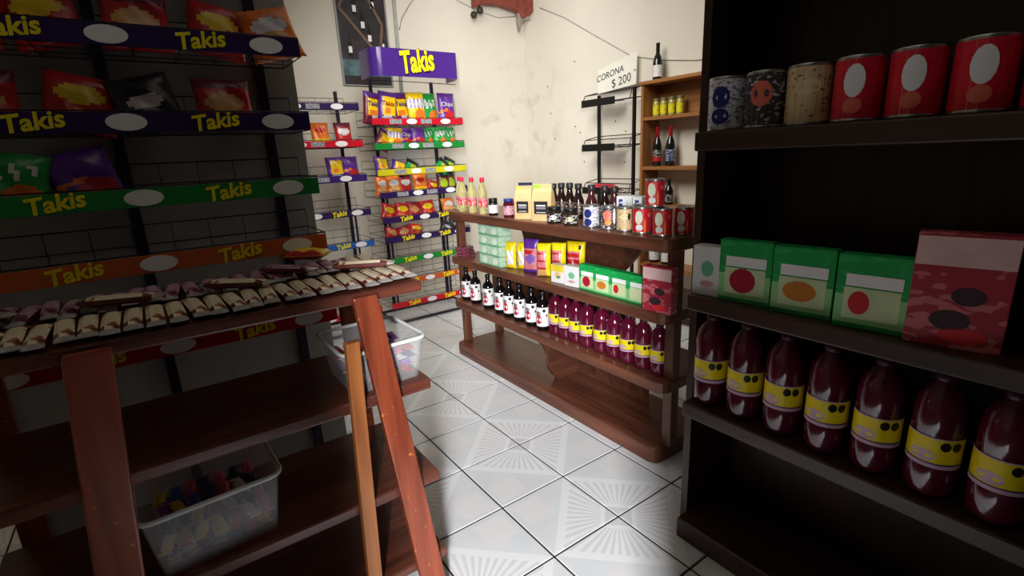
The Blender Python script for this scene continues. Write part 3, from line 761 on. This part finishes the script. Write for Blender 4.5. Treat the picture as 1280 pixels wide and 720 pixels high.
# yellow pouches with white label
Y_ = foil('pouch_yellow', (240, 214, 24))
def st_yw(u, v):
    if .15 < v < .68 and .3 < u < .85: return F_wht
    if v < .3 and el(u, v, .3, .28, .14, .1): return F_blk
    return Y_
def st_pp(u, v):
    if v > .72 or v < .10: return F_pur
    if el(u, v, .55, .42, .34, .12): return F_vio
    if el(u, v, .4, .62, .3, .07): return F_red
    return F_pnk
def st_yp(u, v):
    if v > .8 or u > .72: return Y_
    if v < .22: return F_tan
    return F_red if int(v * 18) % 4 == 0 else F_pnk
def st_yp3(u, v):
    if v > .72 or u > .78: return F_blk if el(u, v, .8, .82, .09, .06) else Y_
    return F_pnk if int(v * 18) % 3 == 0 else F_red
def pouch(st, label, x, y, W, H, rz=RB, tilt=-.06, t=.045, group='pouches on the middle shelf', cat='pouch', name='snack_pouch'):
    o = obj(name, bag_mesh(name, W, H, t, st, int(W * 1e4)), None, (x, y, .725), (tilt, 0, rz)); return tag(o, label, cat, group)
pouch(st_yw, 'left yellow pouch with white label beside the green tea cartons', .775, .305, .075, .165)
pouch(st_yw, 'right yellow pouch with white label, half behind the purple bag', .81, .235, .075, .165)
pouch(st_pp, 'purple and pink pouch in middle of middle shelf', .79, .125, .105, .200)
pouch(st_yp, 'yellow and pink pouch right of the purple pouch, nearest the edge', .785, .0, .085, .19, RB + .25)
pouch(st_yp, 'yellow pouch with pink panel between two other yellow pouches', .83, -.075, .085, .195, RB + .2)
pouch(st_yp3, 'yellow pouch with red panel standing at back against brown panel', .90, -.135, .115, .20)
# small cartons
def carton(name, label, loc, W, D, H, base, shapes, group, rz=-PI / 2 + .12, cat='carton'):
    t = thing(name, label, cat, loc, rz, group)
    b = MB(); b.box(-W / 2, W / 2, -D / 2, D / 2, 0, H, base); obj('carton_body', b, t, bevel=.0025)
    for nm, pts, m in shapes:
        b = MB(); b.prism([(x * W / 2, z * H) for x, z in pts], -D / 2 - .0012, -D / 2, 'y', m); obj(nm, b, t)
    return t
def rect(x0, x1, z0, z1): return [(x0, z0), (x1, z0), (x1, z1), (x0, z1)]
def oval(cx, cz, a, c, n=14): return [(cx + a * math.cos(2 * PI * k / n), cz + c * math.sin(2 * PI * k / n)) for k in range(n)]
paleg = mat('pale_green_print', (200, 226, 196), .5); mint = mat('mint_print', (120, 190, 150), .5); rose = mat('rose_print', (206, 150, 158), .5)
carton('yellow_white_carton', 'small white carton with yellow top in front of the yellow pouches', (.765, -.16, .725), .09, .045, .098, white_pl,
       [('top_print', rect(-1, 1, .62, 1), mat('lemon_print', (232, 206, 60), .5)), ('fruit_print', oval(.1, .42, .5, .2), mat('peach_print', (230, 196, 150), .5)), ('lower_print', oval(.2, .34, .35, .08), mint)], 'small cartons on the middle shelf')
carton('white_carton', 'small white carton with faint green and pink print left of green cartons', (.765, -.268, .725), .095, .045, .107, white_pl,
       [('green_print', oval(.1, .55, .45, .16), mint), ('pink_print', oval(.1, .25, .5, .06), rose)], 'small cartons on the middle shelf')
grn = label_mat('green_carton', (24, 158, 76), (40, 176, 92), 30, .55)
fr = [('crimson', (176, 24, 52)), ('orange', (206, 124, 44)), ('red and white', (206, 40, 44)), ('pale', (222, 214, 170))]
def green_carton(k, loc, W, H, where, group, rz=-PI / 2 + .05):
    nm, c = fr[k % 4]
    lower = mat('light_green_print', (150, 206, 140), .5)
    sh = [('lower_print', rect(-.98, .98, .02, .46), lower), ('title_band', rect(-.72, .80, .58, .74), white_ink), ('panel_print', rect(-.74, .78, .14, .56), mat('panel_print', (206, 220, 170), .5)), ('foot_band', rect(-.98, .98, .02, .07), mat('deep_green_print', (30, 140, 70), .5))]
    sh.append(('fruit_print', oval((-.05, -.05, -.3, -.1)[k % 4], .36, (.5, .55, .3, .16)[k % 4], (.2, .15, .16, .08)[k % 4]), mat('fruit_print_' + nm.split()[0], c, .5)))
    t = carton('green_carton', f'green carton with {nm} fruit picture {where}', loc, W, .04, H, grn, [], group, rz)
    for i, (n_, pts, m) in enumerate(sh):
        b = MB(); d = .0006 * (1 + (i >= 2) + (i >= 4)); b.prism([(x * W / 2, z_ * H) for x, z_ in pts], -.02 - d, -.02, 'y', m); obj(n_, b, t)
    return t
for k, y in enumerate((-.385, -.489, -.596, -.704)): green_carton(k, (.765, y, .725), .103, .131, 'on the middle shelf of the long display', 'green cartons on the middle shelf')
redb = label_mat('red_box_print', (170, 44, 62), (206, 110, 118), 26, .55)
def red_box(label, loc, W, H, rz, grp=None):
    return carton('red_carton', label, loc, W, .05, H, redb, [('top_print', rect(-.98, .98, .72, .97), mat('blush_print', (226, 186, 186), .5)), ('berry_print', oval(-.1, .25, .42, .09), mat('berry_dark', (64, 40, 48), .5)), ('berry_print', oval(.2, .47, .35, .08), mat('berry_dark', (64, 40, 48), .5)), ('splash_print', oval(.2, .12, .5, .07), mat('bright_red_print', (224, 50, 56), .5))], grp, rz)
red_box('red carton with dark berries at right end of middle shelf', (.735, -.838, .725), .138, .197, -PI / 2 + .10)

# ---- lower tier: dark bottles with white labels
cider = mat('black_glass', (14, 10, 14), .08, .7); cap_b = mat('black_cap', (20, 18, 20), .3)
def cider_bottle(label, loc, h=.23):
    t = thing('dark_bottle', label, 'bottle', loc, RZ - .05, 'dark bottles with white labels on the lower shelf'); r = .0375
    b = MB(); b.lathe([(r * .9, 0), (r, .008), (r, h * .63), (r * .88, h * .70), (r * .46, h * .79), (r * .38, h * .86), (r * .38, h * .92)], cider, 20); obj('bottle_body', b, t)
    b = MB(); b.lathe([(r * .42, h * .90), (r * .46, h * .91), (r * .46, h * .99), (r * .38, h)], cap_b, 14); obj('cap', b, t)
    l = obj('label', wrap(r + .0008, h * .12, h * .61, 1.25, white_ink), t)
    obj('red_splash', cyl_blob(r + .0015, -.45, h * .30, .55, h * .115, mat('crimson_print', (196, 30, 62), .4)), l)
    obj('grey_swirl', cyl_blob(r + .0014, -.5, h * .45, .42, h * .06, mat('grey_print', (120, 104, 104), .4)), l)
    obj('black_seal', cyl_blob(r + .0015, .42, h * .53, .24, h * .042, black_ink), l)
    obj('black_seal', cyl_blob(r + .0015, .82, h * .40, .13, h * .035, black_ink), l)
    return t
cb = None
for k, y in enumerate((.865, .745, .585, .445, .345, .235, .115, .01)):
    lab = ORD[k] + ' dark bottle with white and red label from left on lower shelf'
    cb = cider_bottle(lab, (.775, y, .41)) if k == 0 else cb
    if k: dup(cb, (.775, y, .41), RZ - .05 + random.uniform(-.15, .1), lab)
# dark red soda bottles with yellow label
soda = mat('dark_red_soda', (84, 12, 38), .1, .7, var=.06, coat=.3); lb_yel = mat('soda_label_yellow', (238, 212, 20), .4, var=.03); lb_lil = mat('soda_label_lilac', (206, 170, 196), .4); purp_ink = mat('deep_purple_print', (70, 30, 90), .4)
def soda_bottle(label, loc, h=.238, r=.0405, group='red soda bottles on the lower shelf', rz=RZ):
    t = thing('soda_bottle', label, 'bottle', loc, rz, group)
    b = MB(); b.lathe([(r * .72, 0), (r * .95, h * .02), (r, h * .06), (r, h * .26), (r * .975, h * .28), (r * .975, h * .53), (r, h * .55), (r, h * .70), (r * .93, h * .80), (r * .70, h * .88), (r * .38, h * .93), (r * .36, h * .95)], soda, 22); obj('bottle_body', b, t)
    b = MB(); b.lathe([(r * .42, h * .94), (r * .44, h * .945), (r * .44, h * .99), (r * .38, h)], mat('dark_soda_cap', (60, 20, 40), .35), 14); obj('cap', b, t)
    l = obj('label', wrap(r * 1.006, h * .30, h * .52, PI - .02, lb_yel, 24), t)
    obj('label_edge', wrap(r * 1.012, h * .275, h * .305, PI - .02, lb_lil, 24), l); obj('label_edge', wrap(r * 1.012, h * .305, h * .318, PI - .02, purp_ink, 24), l); obj('label_edge', wrap(r * 1.012, h * .515, h * .525, PI - .02, lb_lil, 24), l)
    obj('black_seal', cyl_blob(r * 1.02, .12, h * .465, .2, h * .038, black_ink), l); obj('black_seal', cyl_blob(r * 1.02, .56, h * .465, .2, h * .038, black_ink), l)
    obj('logo_spot', cyl_blob(r * 1.02, -.7, h * .37, .5, h * .045, lb_lil), l)
    return t
sd = None
for k, y in enumerate((-.092, -.176, -.260, -.344, -.446, -.535, -.624, -.714, -.806)):
    lab = ORD[k] + ' dark red soda bottle with yellow label from left on lower shelf'
    if k == 0: sd = soda_bottle(lab, (.785, y, .41))
    else: dup(sd, (.785, y, .41), RZ + random.uniform(-.2, .2), lab)

# ------------------------------------------------------------------ honey wood unit on the right wall
t = thing('wine_shelf', 'honey brown wooden wall unit with bottles, right of the Corona rack', 'shelf')
for y in (.625, -.75):
    b = MB(); b.box(2.31, 2.51, y - .012, y + .012, 0, 1.86, honey_wood_z); obj('side_panel', b, t, bevel=.002)
b = MB(); b.box(2.29, 2.51, -.78, .65, 1.86, 1.885, honey_wood); obj('top_board', b, t, bevel=.003)
for z_ in (1.60, 1.225, .925, .44, .08):
    b = MB(); b.box(2.315, 2.51, -.738, .613, z_, z_ + .025, honey_wood); obj('shelf_board', b, t, bevel=.002)
b = MB(); b.box(2.505, 2.515, -.738, .613, 1.625, 1.86, honey_wood); obj('back_panel', b, t)
wine_gl = mat('wine_glass_dark', (22, 24, 20), .1, .7); red_foil = mat('red_capsule', (190, 26, 46), .3)
def wine_bottle(label, loc, capm, labm, band=None, h=.30, r=.036, rz=RZ, group='wine bottles on the honey brown unit'):
    t = thing('wine_bottle', label, 'bottle', loc, rz, group)
    b = MB(); b.lathe([(r * .92, 0), (r, .006), (r, h * .50), (r * .8, h * .62), (r * .40, h * .74), (r * .36, h * .80)], wine_gl, 18); obj('bottle_body', b, t)
    b = MB(); b.lathe([(r * .40, h * .74), (r * .39, h * .95), (r * .42, h * .955), (r * .42, h * .995), (r * .35, h)], capm, 14); obj('capsule', b, t)
    l = obj('label', wrap(r + .0008, h * .12, h * .42, 1.2, labm), t)
    if band: obj('label_band', wrap(r + .0015, h * .12, h * .24, 1.2, band), l)
    return t
wine_bottle('single dark wine bottle with white label on top of honey brown unit', (2.42, .575, 1.885), black_ink, lb_white, None, .275)
lb_dkwhite = label_mat('wine_label_dark', (44, 40, 40), (196, 190, 186), 70, .55)
wine_bottle('left red-capsule bottle with red band on second shelf of honey unit', (2.42, .555, 1.25), red_foil, lb_dkwhite, mat('red_label_band', (190, 40, 46), .4), .30, .036)
wine_bottle('right red-capsule bottle with blue label on second shelf of honey unit', (2.42, .43, 1.25), red_foil, label_mat('wine_label_blue', (60, 76, 110), (196, 196, 200), 60, .55), None, .30, .038)
wine_bottle('dark bottle on third shelf of honey unit, behind the red cans', (2.42, .43, .95), black_ink, lb_dkwhite, None, .20, .036)
jar_y = mat('yellow_liquor', (206, 196, 96), .1, .5, trans=.3); lb_yj = label_mat('yellow_jar_label', (226, 214, 30), (180, 170, 20), 60, .6)
for k, y in enumerate((.575, .505, .43, .355)):
    jar('liquor_jar', ORD[k] + ' small jar with yellow label from left on upper shelf of honey unit', (2.42, y, 1.625), .027, .135, jar_y, mat('grey_green_lid', (120, 118, 84), .4), lb_yj, 'yellow-label jars')
for k, (y, h) in enumerate(((.555, .17), (.43, .17))):
    jar('dark_jar', ('left', 'right')[k] + ' dark jar with white label low on honey unit, seen under the top shelf', (2.42, y, .465), .044, h, gl_dark, black_ink, lb_white, 'dark jars low on honey unit', lidh=.04)

# ------------------------------------------------------------------ black wire rack with handwritten sign
t = thing('wire_rack', 'black wire rack with three slanted trays on right wall under the Corona sign', 'rack', (0, 0, 0))
for y in (1.255, .715):
    xp = 2.475 if y > 1 else 2.325
    b = MB(); b.bar((xp, y, .0), (xp, y, 1.86), .022, .022, black_metal); obj('post', b, t)
for z_ in (1.80, 1.43, 1.06):
    b = MB(); y0, y1, xf, xb = .74, 1.29, 2.30, 2.46
    b.tube([(xf, y0, z_ - .02), (xf, y1, z_ - .02), (xb, y1, z_ + .0), (xb, y0, z_ + .0)], .005, black_metal, 6, True)
    b.tube([(xf + .02, y0, z_ + .05), (xf + .02, y1 - .02, z_ + .05), (xb, y1 - .04, z_ + .08), (xb, y0, z_ + .08)], .004, black_metal, 6, True)
    for k in range(9): y = y0 + (y1 - y0) * k / 8; b.tube([(xf, y, z_ - .02), (xb, y, z_)], .0025, black_metal, 4)
    b.tube([(xf, y1, z_ - .02), (xf + .02, y1 - .02, z_ + .05)], .004, black_metal, 5); b.tube([(xf, y0, z_ - .02), (xf + .02, y0, z_ + .05)], .004, black_metal, 5)
    obj('wire_tray', b, t)
    b = MB(); b.box(xf - .006, xf - .001, .90, y1, z_ - .045, z_ + .014, black_metal); obj('front_strip', b, t)
    b = MB(); b.box(xf, xb - .01, .93, y1 - .02, z_ - .014, z_ - .010, mat('tray_sheet', (110, 108, 104), .5)); obj('tray_sheet', b, t)
b = MB(); n = 12
prof = [(0.0, .10), (.02, .14), (.045, .12), (.055, .06), (.058, .0)]
redbag = mat('red_plastic_bag', (196, 44, 66), .4, var=.25, scale=25, bump=.5)
k0 = 0
for hz, rr in ((0, 1.0), (.018, 1.05), (.036, .8), (.05, .45)):
    for j in range(n):
        a_ = 2 * PI * j / n; q = 1 + .16 * math.sin(3 * a_ + hz * 90)
        b.v.append((.055 * rr * q * math.cos(a_), .17 * rr * q * math.sin(a_), hz))
b.face(range(n), redbag, True)
for i in range(3):
    for j in range(n): b.face([i * n + j, i * n + (j + 1) % n, (i + 1) * n + (j + 1) % n, (i + 1) * n + j], redbag, True)
b.face([3 * n + j for j in range(n)], redbag, True)
tag(obj('plastic_bag', b, None, (2.38, 1.10, 1.055), bevel=0), 'crumpled red plastic bag on the lowest tray of the black wire rack', 'plastic bag')
# sign
t = thing('price_sign', 'off-white handwritten paper sign reading CORONA 200 above the black wire rack', 'sign', (2.455, 1.04, 2.0), -PI / 2)
b = MB(); b.prism([(-.215, -.13), (.225, -.10), (.23, .145), (-.02, .10), (-.205, .06)], -.001, .001, 'y', mat('sign_paper', (230, 227, 214), .7, .2, var=.03)); obj('paper', b, t)
me = text_mesh('CORONA', .072, black_ink, .0004, .0003, .25); o = obj('lettering', me, t, (-.07, -.0016, .012)); o.rotation_euler = (0, math.radians(-10), 0)
me = text_mesh('$ 200', .096, black_ink, .0004, -.0002, .1); o = obj('lettering', me, t, (.06, -.0016, -.055)); o.rotation_euler = (0, math.radians(-9), 0)
b = MB(); b.box(.20, .206, -.0018, -.001, .0, .016, black_ink); b.box(.212, .218, -.0018, -.001, .0, .016, black_ink); obj('tick_marks', b, t)

# ------------------------------------------------------------------ stepped wooden stand in the foreground
t = thing('wooden_stand', 'reddish wooden step stand with four boards and leaning front posts', 'stand')
SX0, SX1 = -1.42, -.372
for z0, z1, yb_ in ((1.045, 1.076, -.42), (.747, .782, -.50), (.437, .472, -.50), (.155, .187, -.50)):
    b = MB(); b.box(SX0, SX1, -.90, yb_, z0, z1, stand_wood); obj('shelf_board', b, t, bevel=.006)
def lean_post(xt, xb, zt, w_, m, y=-.914, th=.026, wb=None):
    b = MB(); wb = wb or w_; k = 0
    b.v = [(xb - wb / 2, y - th / 2, 0), (xb + wb / 2, y - th / 2, 0), (xb + wb / 2, y + th / 2, 0), (xb - wb / 2, y + th / 2, 0), (xt - w_ / 2, y - th / 2, zt), (xt + w_ / 2, y - th / 2, zt), (xt + w_ / 2, y + th / 2, zt), (xt - w_ / 2, y + th / 2, zt)]
    for f in ((3, 2, 1, 0), (4, 5, 6, 7), (0, 1, 5, 4), (1, 2, 6, 5), (2, 3, 7, 6), (3, 0, 4, 7)): b.face(f, m)
    return b
obj('post', lean_post(-.542, -.424, 1.068, .064, stand_post, wb=.078), t, bevel=.004)
obj('slat', lean_post(-.590, -.624, .955, .036, stand_slat, y=-.916, wb=.042), t, bevel=.003)
obj('post', lean_post(-1.10, -1.20, 1.068, .078, stand_post, wb=.090), t, bevel=.004)
obj('slat', lean_post(-1.335, -1.345, .955, .036, stand_slat, wb=.042), t, bevel=.003)
for x in (-.45, -1.36):
    b = MB(); b.bar((x, -.487, 0), (x, -.435, 1.045), .06, .024, stand_post); obj('rear_post', b, t, bevel=.003)
b = MB(); b.box(-1.3, -.5, -.425, -.41, .60, .66, stand_wood); obj('rear_rail', b, t)

# wrapped bars on the top board
wr_c = label_mat('wrapper_cream', (222, 208, 176), (150, 92, 70), 34, .60, .3); wr_b = mat('wrapper_brown', (96, 42, 34), .3, .5, var=.3, scale=40); wr_p = label_mat('wrapper_mauve', (176, 136, 160), (92, 40, 70), 36, .55, .3); silver = mat('wrapper_silver', (206, 200, 196), .22, metal=.5)
def bar_mesh(name, L_, W, H, top, end, nx=4, ny=10):
    """flow-wrapped bar lying along Y with crimped ends"""
    b = MB(); pr = []
    for j in range(ny + 1):
        v = j / ny; e = min(v, 1 - v) * ny
        k = .10 if e < .5 else (.55 if e < 1.5 else 1.0)
        wv = 1.0 if e >= 1 else 1.04
        for i in range(8):
            a_ = 2 * PI * i / 8 + PI / 8; cx_ = max(-1, min(1, math.cos(a_) * 1.25)); cz_ = max(-1, min(1, math.sin(a_) * 1.25))
            b.v.append((cx_ * W / 2 * wv, (v - .5) * L_, H / 2 + cz_ * H / 2 * k))
    for j in range(ny):
        e = min(j, ny - 1 - j)
        for i in range(8):
            m = silver if e == 0 else (top if i in (0, 1, 2) and (e > 1 or i == 1) else end)
            b.face([j * 8 + i, j * 8 + (i + 1) % 8, (j + 1) * 8 + (i + 1) % 8, (j + 1) * 8 + i], m)
    b.face(range(8), silver); b.face([ny * 8 + i for i in range(8)], silver)
    return b.mesh(name)
bm1 = bar_mesh('chocolate_bar', .195, .034, .022, wr_c, wr_b); bm2 = bar_mesh('chocolate_bar', .195, .034, .022, wr_p, wr_b)
x = -.39; k = 0
while x > -1.40 and k < 30:
    o = obj('chocolate_bar', bm1, None, (x, -.792 + random.uniform(-.012, .012), 1.0765), (0, 0, random.uniform(-.08, .10)))
    tag(o, f'cream wrapped bar in front row on the stand, {ORD[k]} from its right end', 'candy bar', 'wrapped bars on the stand'); x -= .0395; k += 1
x = -.40; k = 0
while x > -1.40 and k < 30:
    o = obj('chocolate_bar', bm2 if k > 1 else bm1, None, (x, -.56 + random.uniform(-.02, .02), 1.0765), (0, 0, random.uniform(-.12, .12)))
    tag(o, f'{"mauve" if k > 1 else "cream"} wrapped bar in back row on the stand, {ORD[k]} from its right end', 'candy bar', 'wrapped bars on the stand'); x -= .0415; k += 1
for k, (x, y, rz, me, lab) in enumerate(((-.475, -.715, 1.05, bm1, 'cream wrapped bar lying crosswise on top of front row near right end'), (-.80, -.70, .9, bm1, 'cream wrapped bar lying crosswise on front row at middle of stand'),
        (-.66, -.61, .7, bm2, 'mauve wrapped bar lying crosswise on the back row'), (-1.05, -.66, 1.2, bm1, 'cream wrapped bar lying crosswise near left post of stand'), (-1.29, -.57, .5, bm2, 'mauve wrapped bar on top of back row near left end'))):
    tag(obj('chocolate_bar', me, None, (x, y, 1.0995), (0, 0, rz)), lab, 'candy bar', 'wrapped bars on the stand')
def st_ylw(u, v): return F_red if u < .2 else F_yel
o = obj('yellow_packet', bag_mesh('yellow_packet', .09, .13, .03, st_ylw, 3), None, (-.50, -.47, 1.115), (-PI / 2, 0, .9)); tag(o, 'small yellow packet lying on the bars at back of stand', 'packet')

# translucent bins with sweets
binm = mat('clear_plastic', (236, 238, 240), .25, .5, alpha=.20, var=.02)
def plastic_bin(label, loc, W, D, H, rz, group='plastic bins on the stand'):
    """open tapered box with rolled rim; origin at base centre"""
    t = thing('plastic_bin', label, 'bin', loc, rz, group)
    b = MB(); s_ = .86
    def ring(fw_, fd, z_, r):
        pts = []
        for cx_, cy_, a0 in ((1, 1, 0), (-1, 1, PI / 2), (-1, -1, PI), (1, -1, 3 * PI / 2)):
            for q in range(4):
                a_ = a0 + PI / 2 * q / 3; pts.append((cx_ * (fw_ / 2 - r) + r * math.cos(a_), cy_ * (fd / 2 - r) + r * math.sin(a_), z_))
        return pts
    rings = [ring(W * s_, D * s_, .001, .02), ring(W, D, H, .025), ring(W - .006, D - .006, H, .025), ring(W * s_ - .006, D * s_ - .006, .004, .02)]
    for q in rings: b.v += q
    for i in range(3):
        for j in range(16): b.face([i * 16 + j, i * 16 + (j + 1) % 16, (i + 1) * 16 + (j + 1) % 16, (i + 1) * 16 + j], binm, True)
    b.face(range(16), binm); b.face(range(48, 64), binm)
    obj('bin_body', b, t)
    b = MB(); b.tube(ring(W + .008, D + .008, H, .03), .006, mat('bin_rim', (226, 228, 226), .3, alpha=.85, var=.02), 6, True); obj('rim', b, t)
    return t
cand = [mat('candy_' + n_, c_, .3, .5, var=.15, scale=60) for n_, c_ in (('pink', (226, 90, 130)), ('blue', (50, 80, 180)), ('violet', (150, 80, 180)), ('yellow', (232, 190, 60)), ('red', (190, 40, 50)), ('white', (226, 222, 226)), ('navy', (36, 44, 90)))]
cme = []
for m in cand:
    b = MB()
    for j, (y, w_, h_) in enumerate(((-.036, .017, .002), (-.024, .008, .006), (-.017, .014, .010), (.017, .014, .010), (.024, .008, .006), (.036, .017, .002))):
        for i in range(6): a_ = PI / 3 * i; b.v.append((w_ * math.cos(a_), y, .011 + h_ * math.sin(a_)))
    for j in range(5):
        for i in range(6): b.face([j * 6 + i, j * 6 + (i + 1) % 6, (j + 1) * 6 + (i + 1) % 6, (j + 1) * 6 + i], m, False)
    b.face(range(6), m); b.face(range(30, 36), m); cme.append(b.mesh('wrapped_sweet'))
def sweets(cx, cy, z0, W, D, n_layers, rz, label, group):
    for L_ in range(n_layers):
        q = .85 + .035 * L_
        nx = max(2, int(W * q / .036)); ny = max(2, int(D * q / .078))
        for i in range(nx):
            for j in range(ny):
                lx = ((i + .5) / nx - .5) * W * q * .92; ly = ((j + .5) / ny - .5) * D * q * .92
                o = obj('wrapped_sweet', random.choice(cme), None, (cx + lx * math.cos(rz) - ly * math.sin(rz), cy + lx * math.sin(rz) + ly * math.cos(rz), z0 + .005 + .0225 * L_ + random.uniform(0, .0015)), (random.uniform(-.03, .03), 0, rz + random.uniform(-.25, .25)))
                tag(o, label, 'sweet', group)
plastic_bin('clear plastic bin of sweets on second board of stand behind the right post', (-.490, -.763, .782), .235, .245, .125, .02)
sweets(-.490, -.763, .782, .235, .245, 4, .02, 'small wrapped sweet in the bin on the second board of the stand', 'sweets in the upper bin')
plastic_bin('clear plastic bin of sweets on third board at left part of stand', (-.96, -.715, .472), .30, .34, .17, .05)
sweets(-.96, -.715, .472, .30, .34, 3, .05, 'small wrapped sweet in the bin on the third board of the stand', 'sweets in the lower bin')

# ------------------------------------------------------------------ invented gondola with hanging baskets; its solid back keeps the left side dim
t = thing('added_gondola', 'added tall grey-backed snack gondola with wire baskets at far left behind the stand', 'rack', (-.93, -.10, 0))
gp = mat('gondola_grey', (150, 148, 144), .6)
b = MB(); b.box(-.52, .50, 0, .03, 0, 2.4, gp); obj('back_panel', b, t)
for x in (-.50, -.06, .38):
    b = MB(); b.bar((x, -.014, 0), (x, -.014, 2.38), .03, .024, wire_dark); obj('post', b, t)
b = MB(); b.box(-.52, .50, -.28, -.03, 0, .09, dark_purple); obj('base', b, t, bevel=.004)
GL = [(1.98, dark_purple), (1.755, dark_purple), (1.535, dark_purple), (1.33, green_pl), (1.14, orange_pl), (.88, red_pl)]
for z_, m in GL:
    obj('wire_basket', basket_mb(-.51, .46, -.26, -.03, z_ - .025, wire_dark), t)
    b = MB(); b.box(-.51, .46, -.268, -.262, z_ - .026, z_ + .026, m); ps = obj('price_strip', b, t)
    strip_marks(ps, -.51, .46, -.268, z_, .052, [('oval', .1), ('logo', .3), ('oval', .5), ('logo', .72), ('oval', .9)])
gi = 0
for z_, sts in ((1.98, (st_orange, st_purple, st_red, st_dark)), (1.755, (st_redy, st_redy, st_pink, st_redy, st_orange)), (1.535, (st_pink, st_redy, st_black, st_pink)), (1.33, (st_green, st_purple))):
    for i, st in enumerate(sts):
        nm = {'st_orange': 'orange', 'st_purple': 'purple', 'st_red': 'red and white', 'st_dark': 'dark lime', 'st_redy': 'red and yellow', 'st_pink': 'maroon and tan', 'st_black': 'black and silver', 'st_green': 'green'}[st.__name__]
        row = {1.98: 'top', 1.755: 'second', 1.535: 'third', 1.33: 'green-strip'}[z_]
        xx = -.93 - .33 + .19 * i
        bag(st, .17, .17, xx, -.25 + .02 * (i % 2), z_ - .02, f'{nm} bag, {ORD[i]} from left in {row} basket of grey-backed gondola', lean=.25 * math.sin(gi * 2.1), tilt=-.25, group='bags in the gondola baskets'); gi += 1

# ------------------------------------------------------------------ invented dark shelf unit and goods, added as the dim right side
t = thing('added_shelf_unit', 'added tall blackish brown shelf unit at far right with cans, cartons and soda bottles', 'shelf')
UX0, UX1, UY0, UY1 = .42, .78, -2.24, -1.165
b = MB(); b.box(UX1 - .02, UX1, UY0, UY1, 0, 2.3, black_wood_z); obj('back_panel', b, t)
for y in (UY1 - .014, UY0 + .014):
    b = MB(); b.box(UX0 + .06, UX1 - .02, y - .014, y + .014, 0, 2.3, black_wood_z); obj('side_panel', b, t, bevel=.002)
for z0, z1 in ((.0, .08), (.50, .55), (.885, .935), (1.385, 1.44), (1.86, 1.90)):
    b = MB(); b.box(UX0, UX1 - .021, UY0 + .029, UY1 - .029, z0, z1, black_wood); obj('shelf_board', b, t, bevel=.005)
RN = -math.radians(62)
G = 'goods on the tall dark unit'
specs = [(-1.245, 'blue and white', lb_blue, [(-.3, .62, .5, .2, navy), (-.3, .27, .5, .15, navy)]), (-1.36, 'dark salmon', lb_dark, [(-.2, .6, .55, .22, pink_pr)]), (-1.475, 'tan', lb_tan, [(-.1, .62, .6, .12, cream_pr)]),
         (-1.59, 'red', lb_red, [(-.3, .62, .42, .25, white_ink), (-.3, .25, .38, .12, pink_pr)]), (-1.705, 'red', lb_red, [(-.3, .62, .42, .25, white_ink), (-.3, .25, .38, .12, pink_pr)]), (-1.82, 'red', lb_red, [(-.3, .62, .42, .25, white_ink), (-.3, .25, .38, .12, pink_pr)]), (-1.935, 'red', lb_red, [(-.3, .62, .42, .25, white_ink)])]
for k, (y, nm, bd, sp) in enumerate(specs): can(f'large {nm} can, {ORD[k]} from left on upper shelf of the tall dark unit', (.50, y, 1.44), .053, .15, bd, sp, 'large cans on the tall dark unit', RN)
for k in range(3): green_carton(k, (.475, -1.36 - .165 * k, .935), .155, .19, 'on the tall dark unit at far right', 'green cartons on the tall dark unit', -PI / 2 + .12)
carton('white_carton', 'white carton with faint green print at left end of middle shelf, tall dark unit', (.475, -1.235, .935), .09, .05, .16, white_pl, [('green_print', oval(.1, .55, .45, .16), mint), ('pink_print', oval(.1, .25, .5, .06), rose)], G)
red_box('tall red carton with dark berries on the tall dark unit at far right', (.485, -1.85, .935), .17, .26, -PI / 2 + .2)
for k in range(7): soda_bottle(ORD[k] + ' large dark red soda bottle with yellow label from left on tall dark unit', (.50, -1.245 - .122 * k, .55), .315, .053, 'large soda bottles on the tall dark unit', RN)
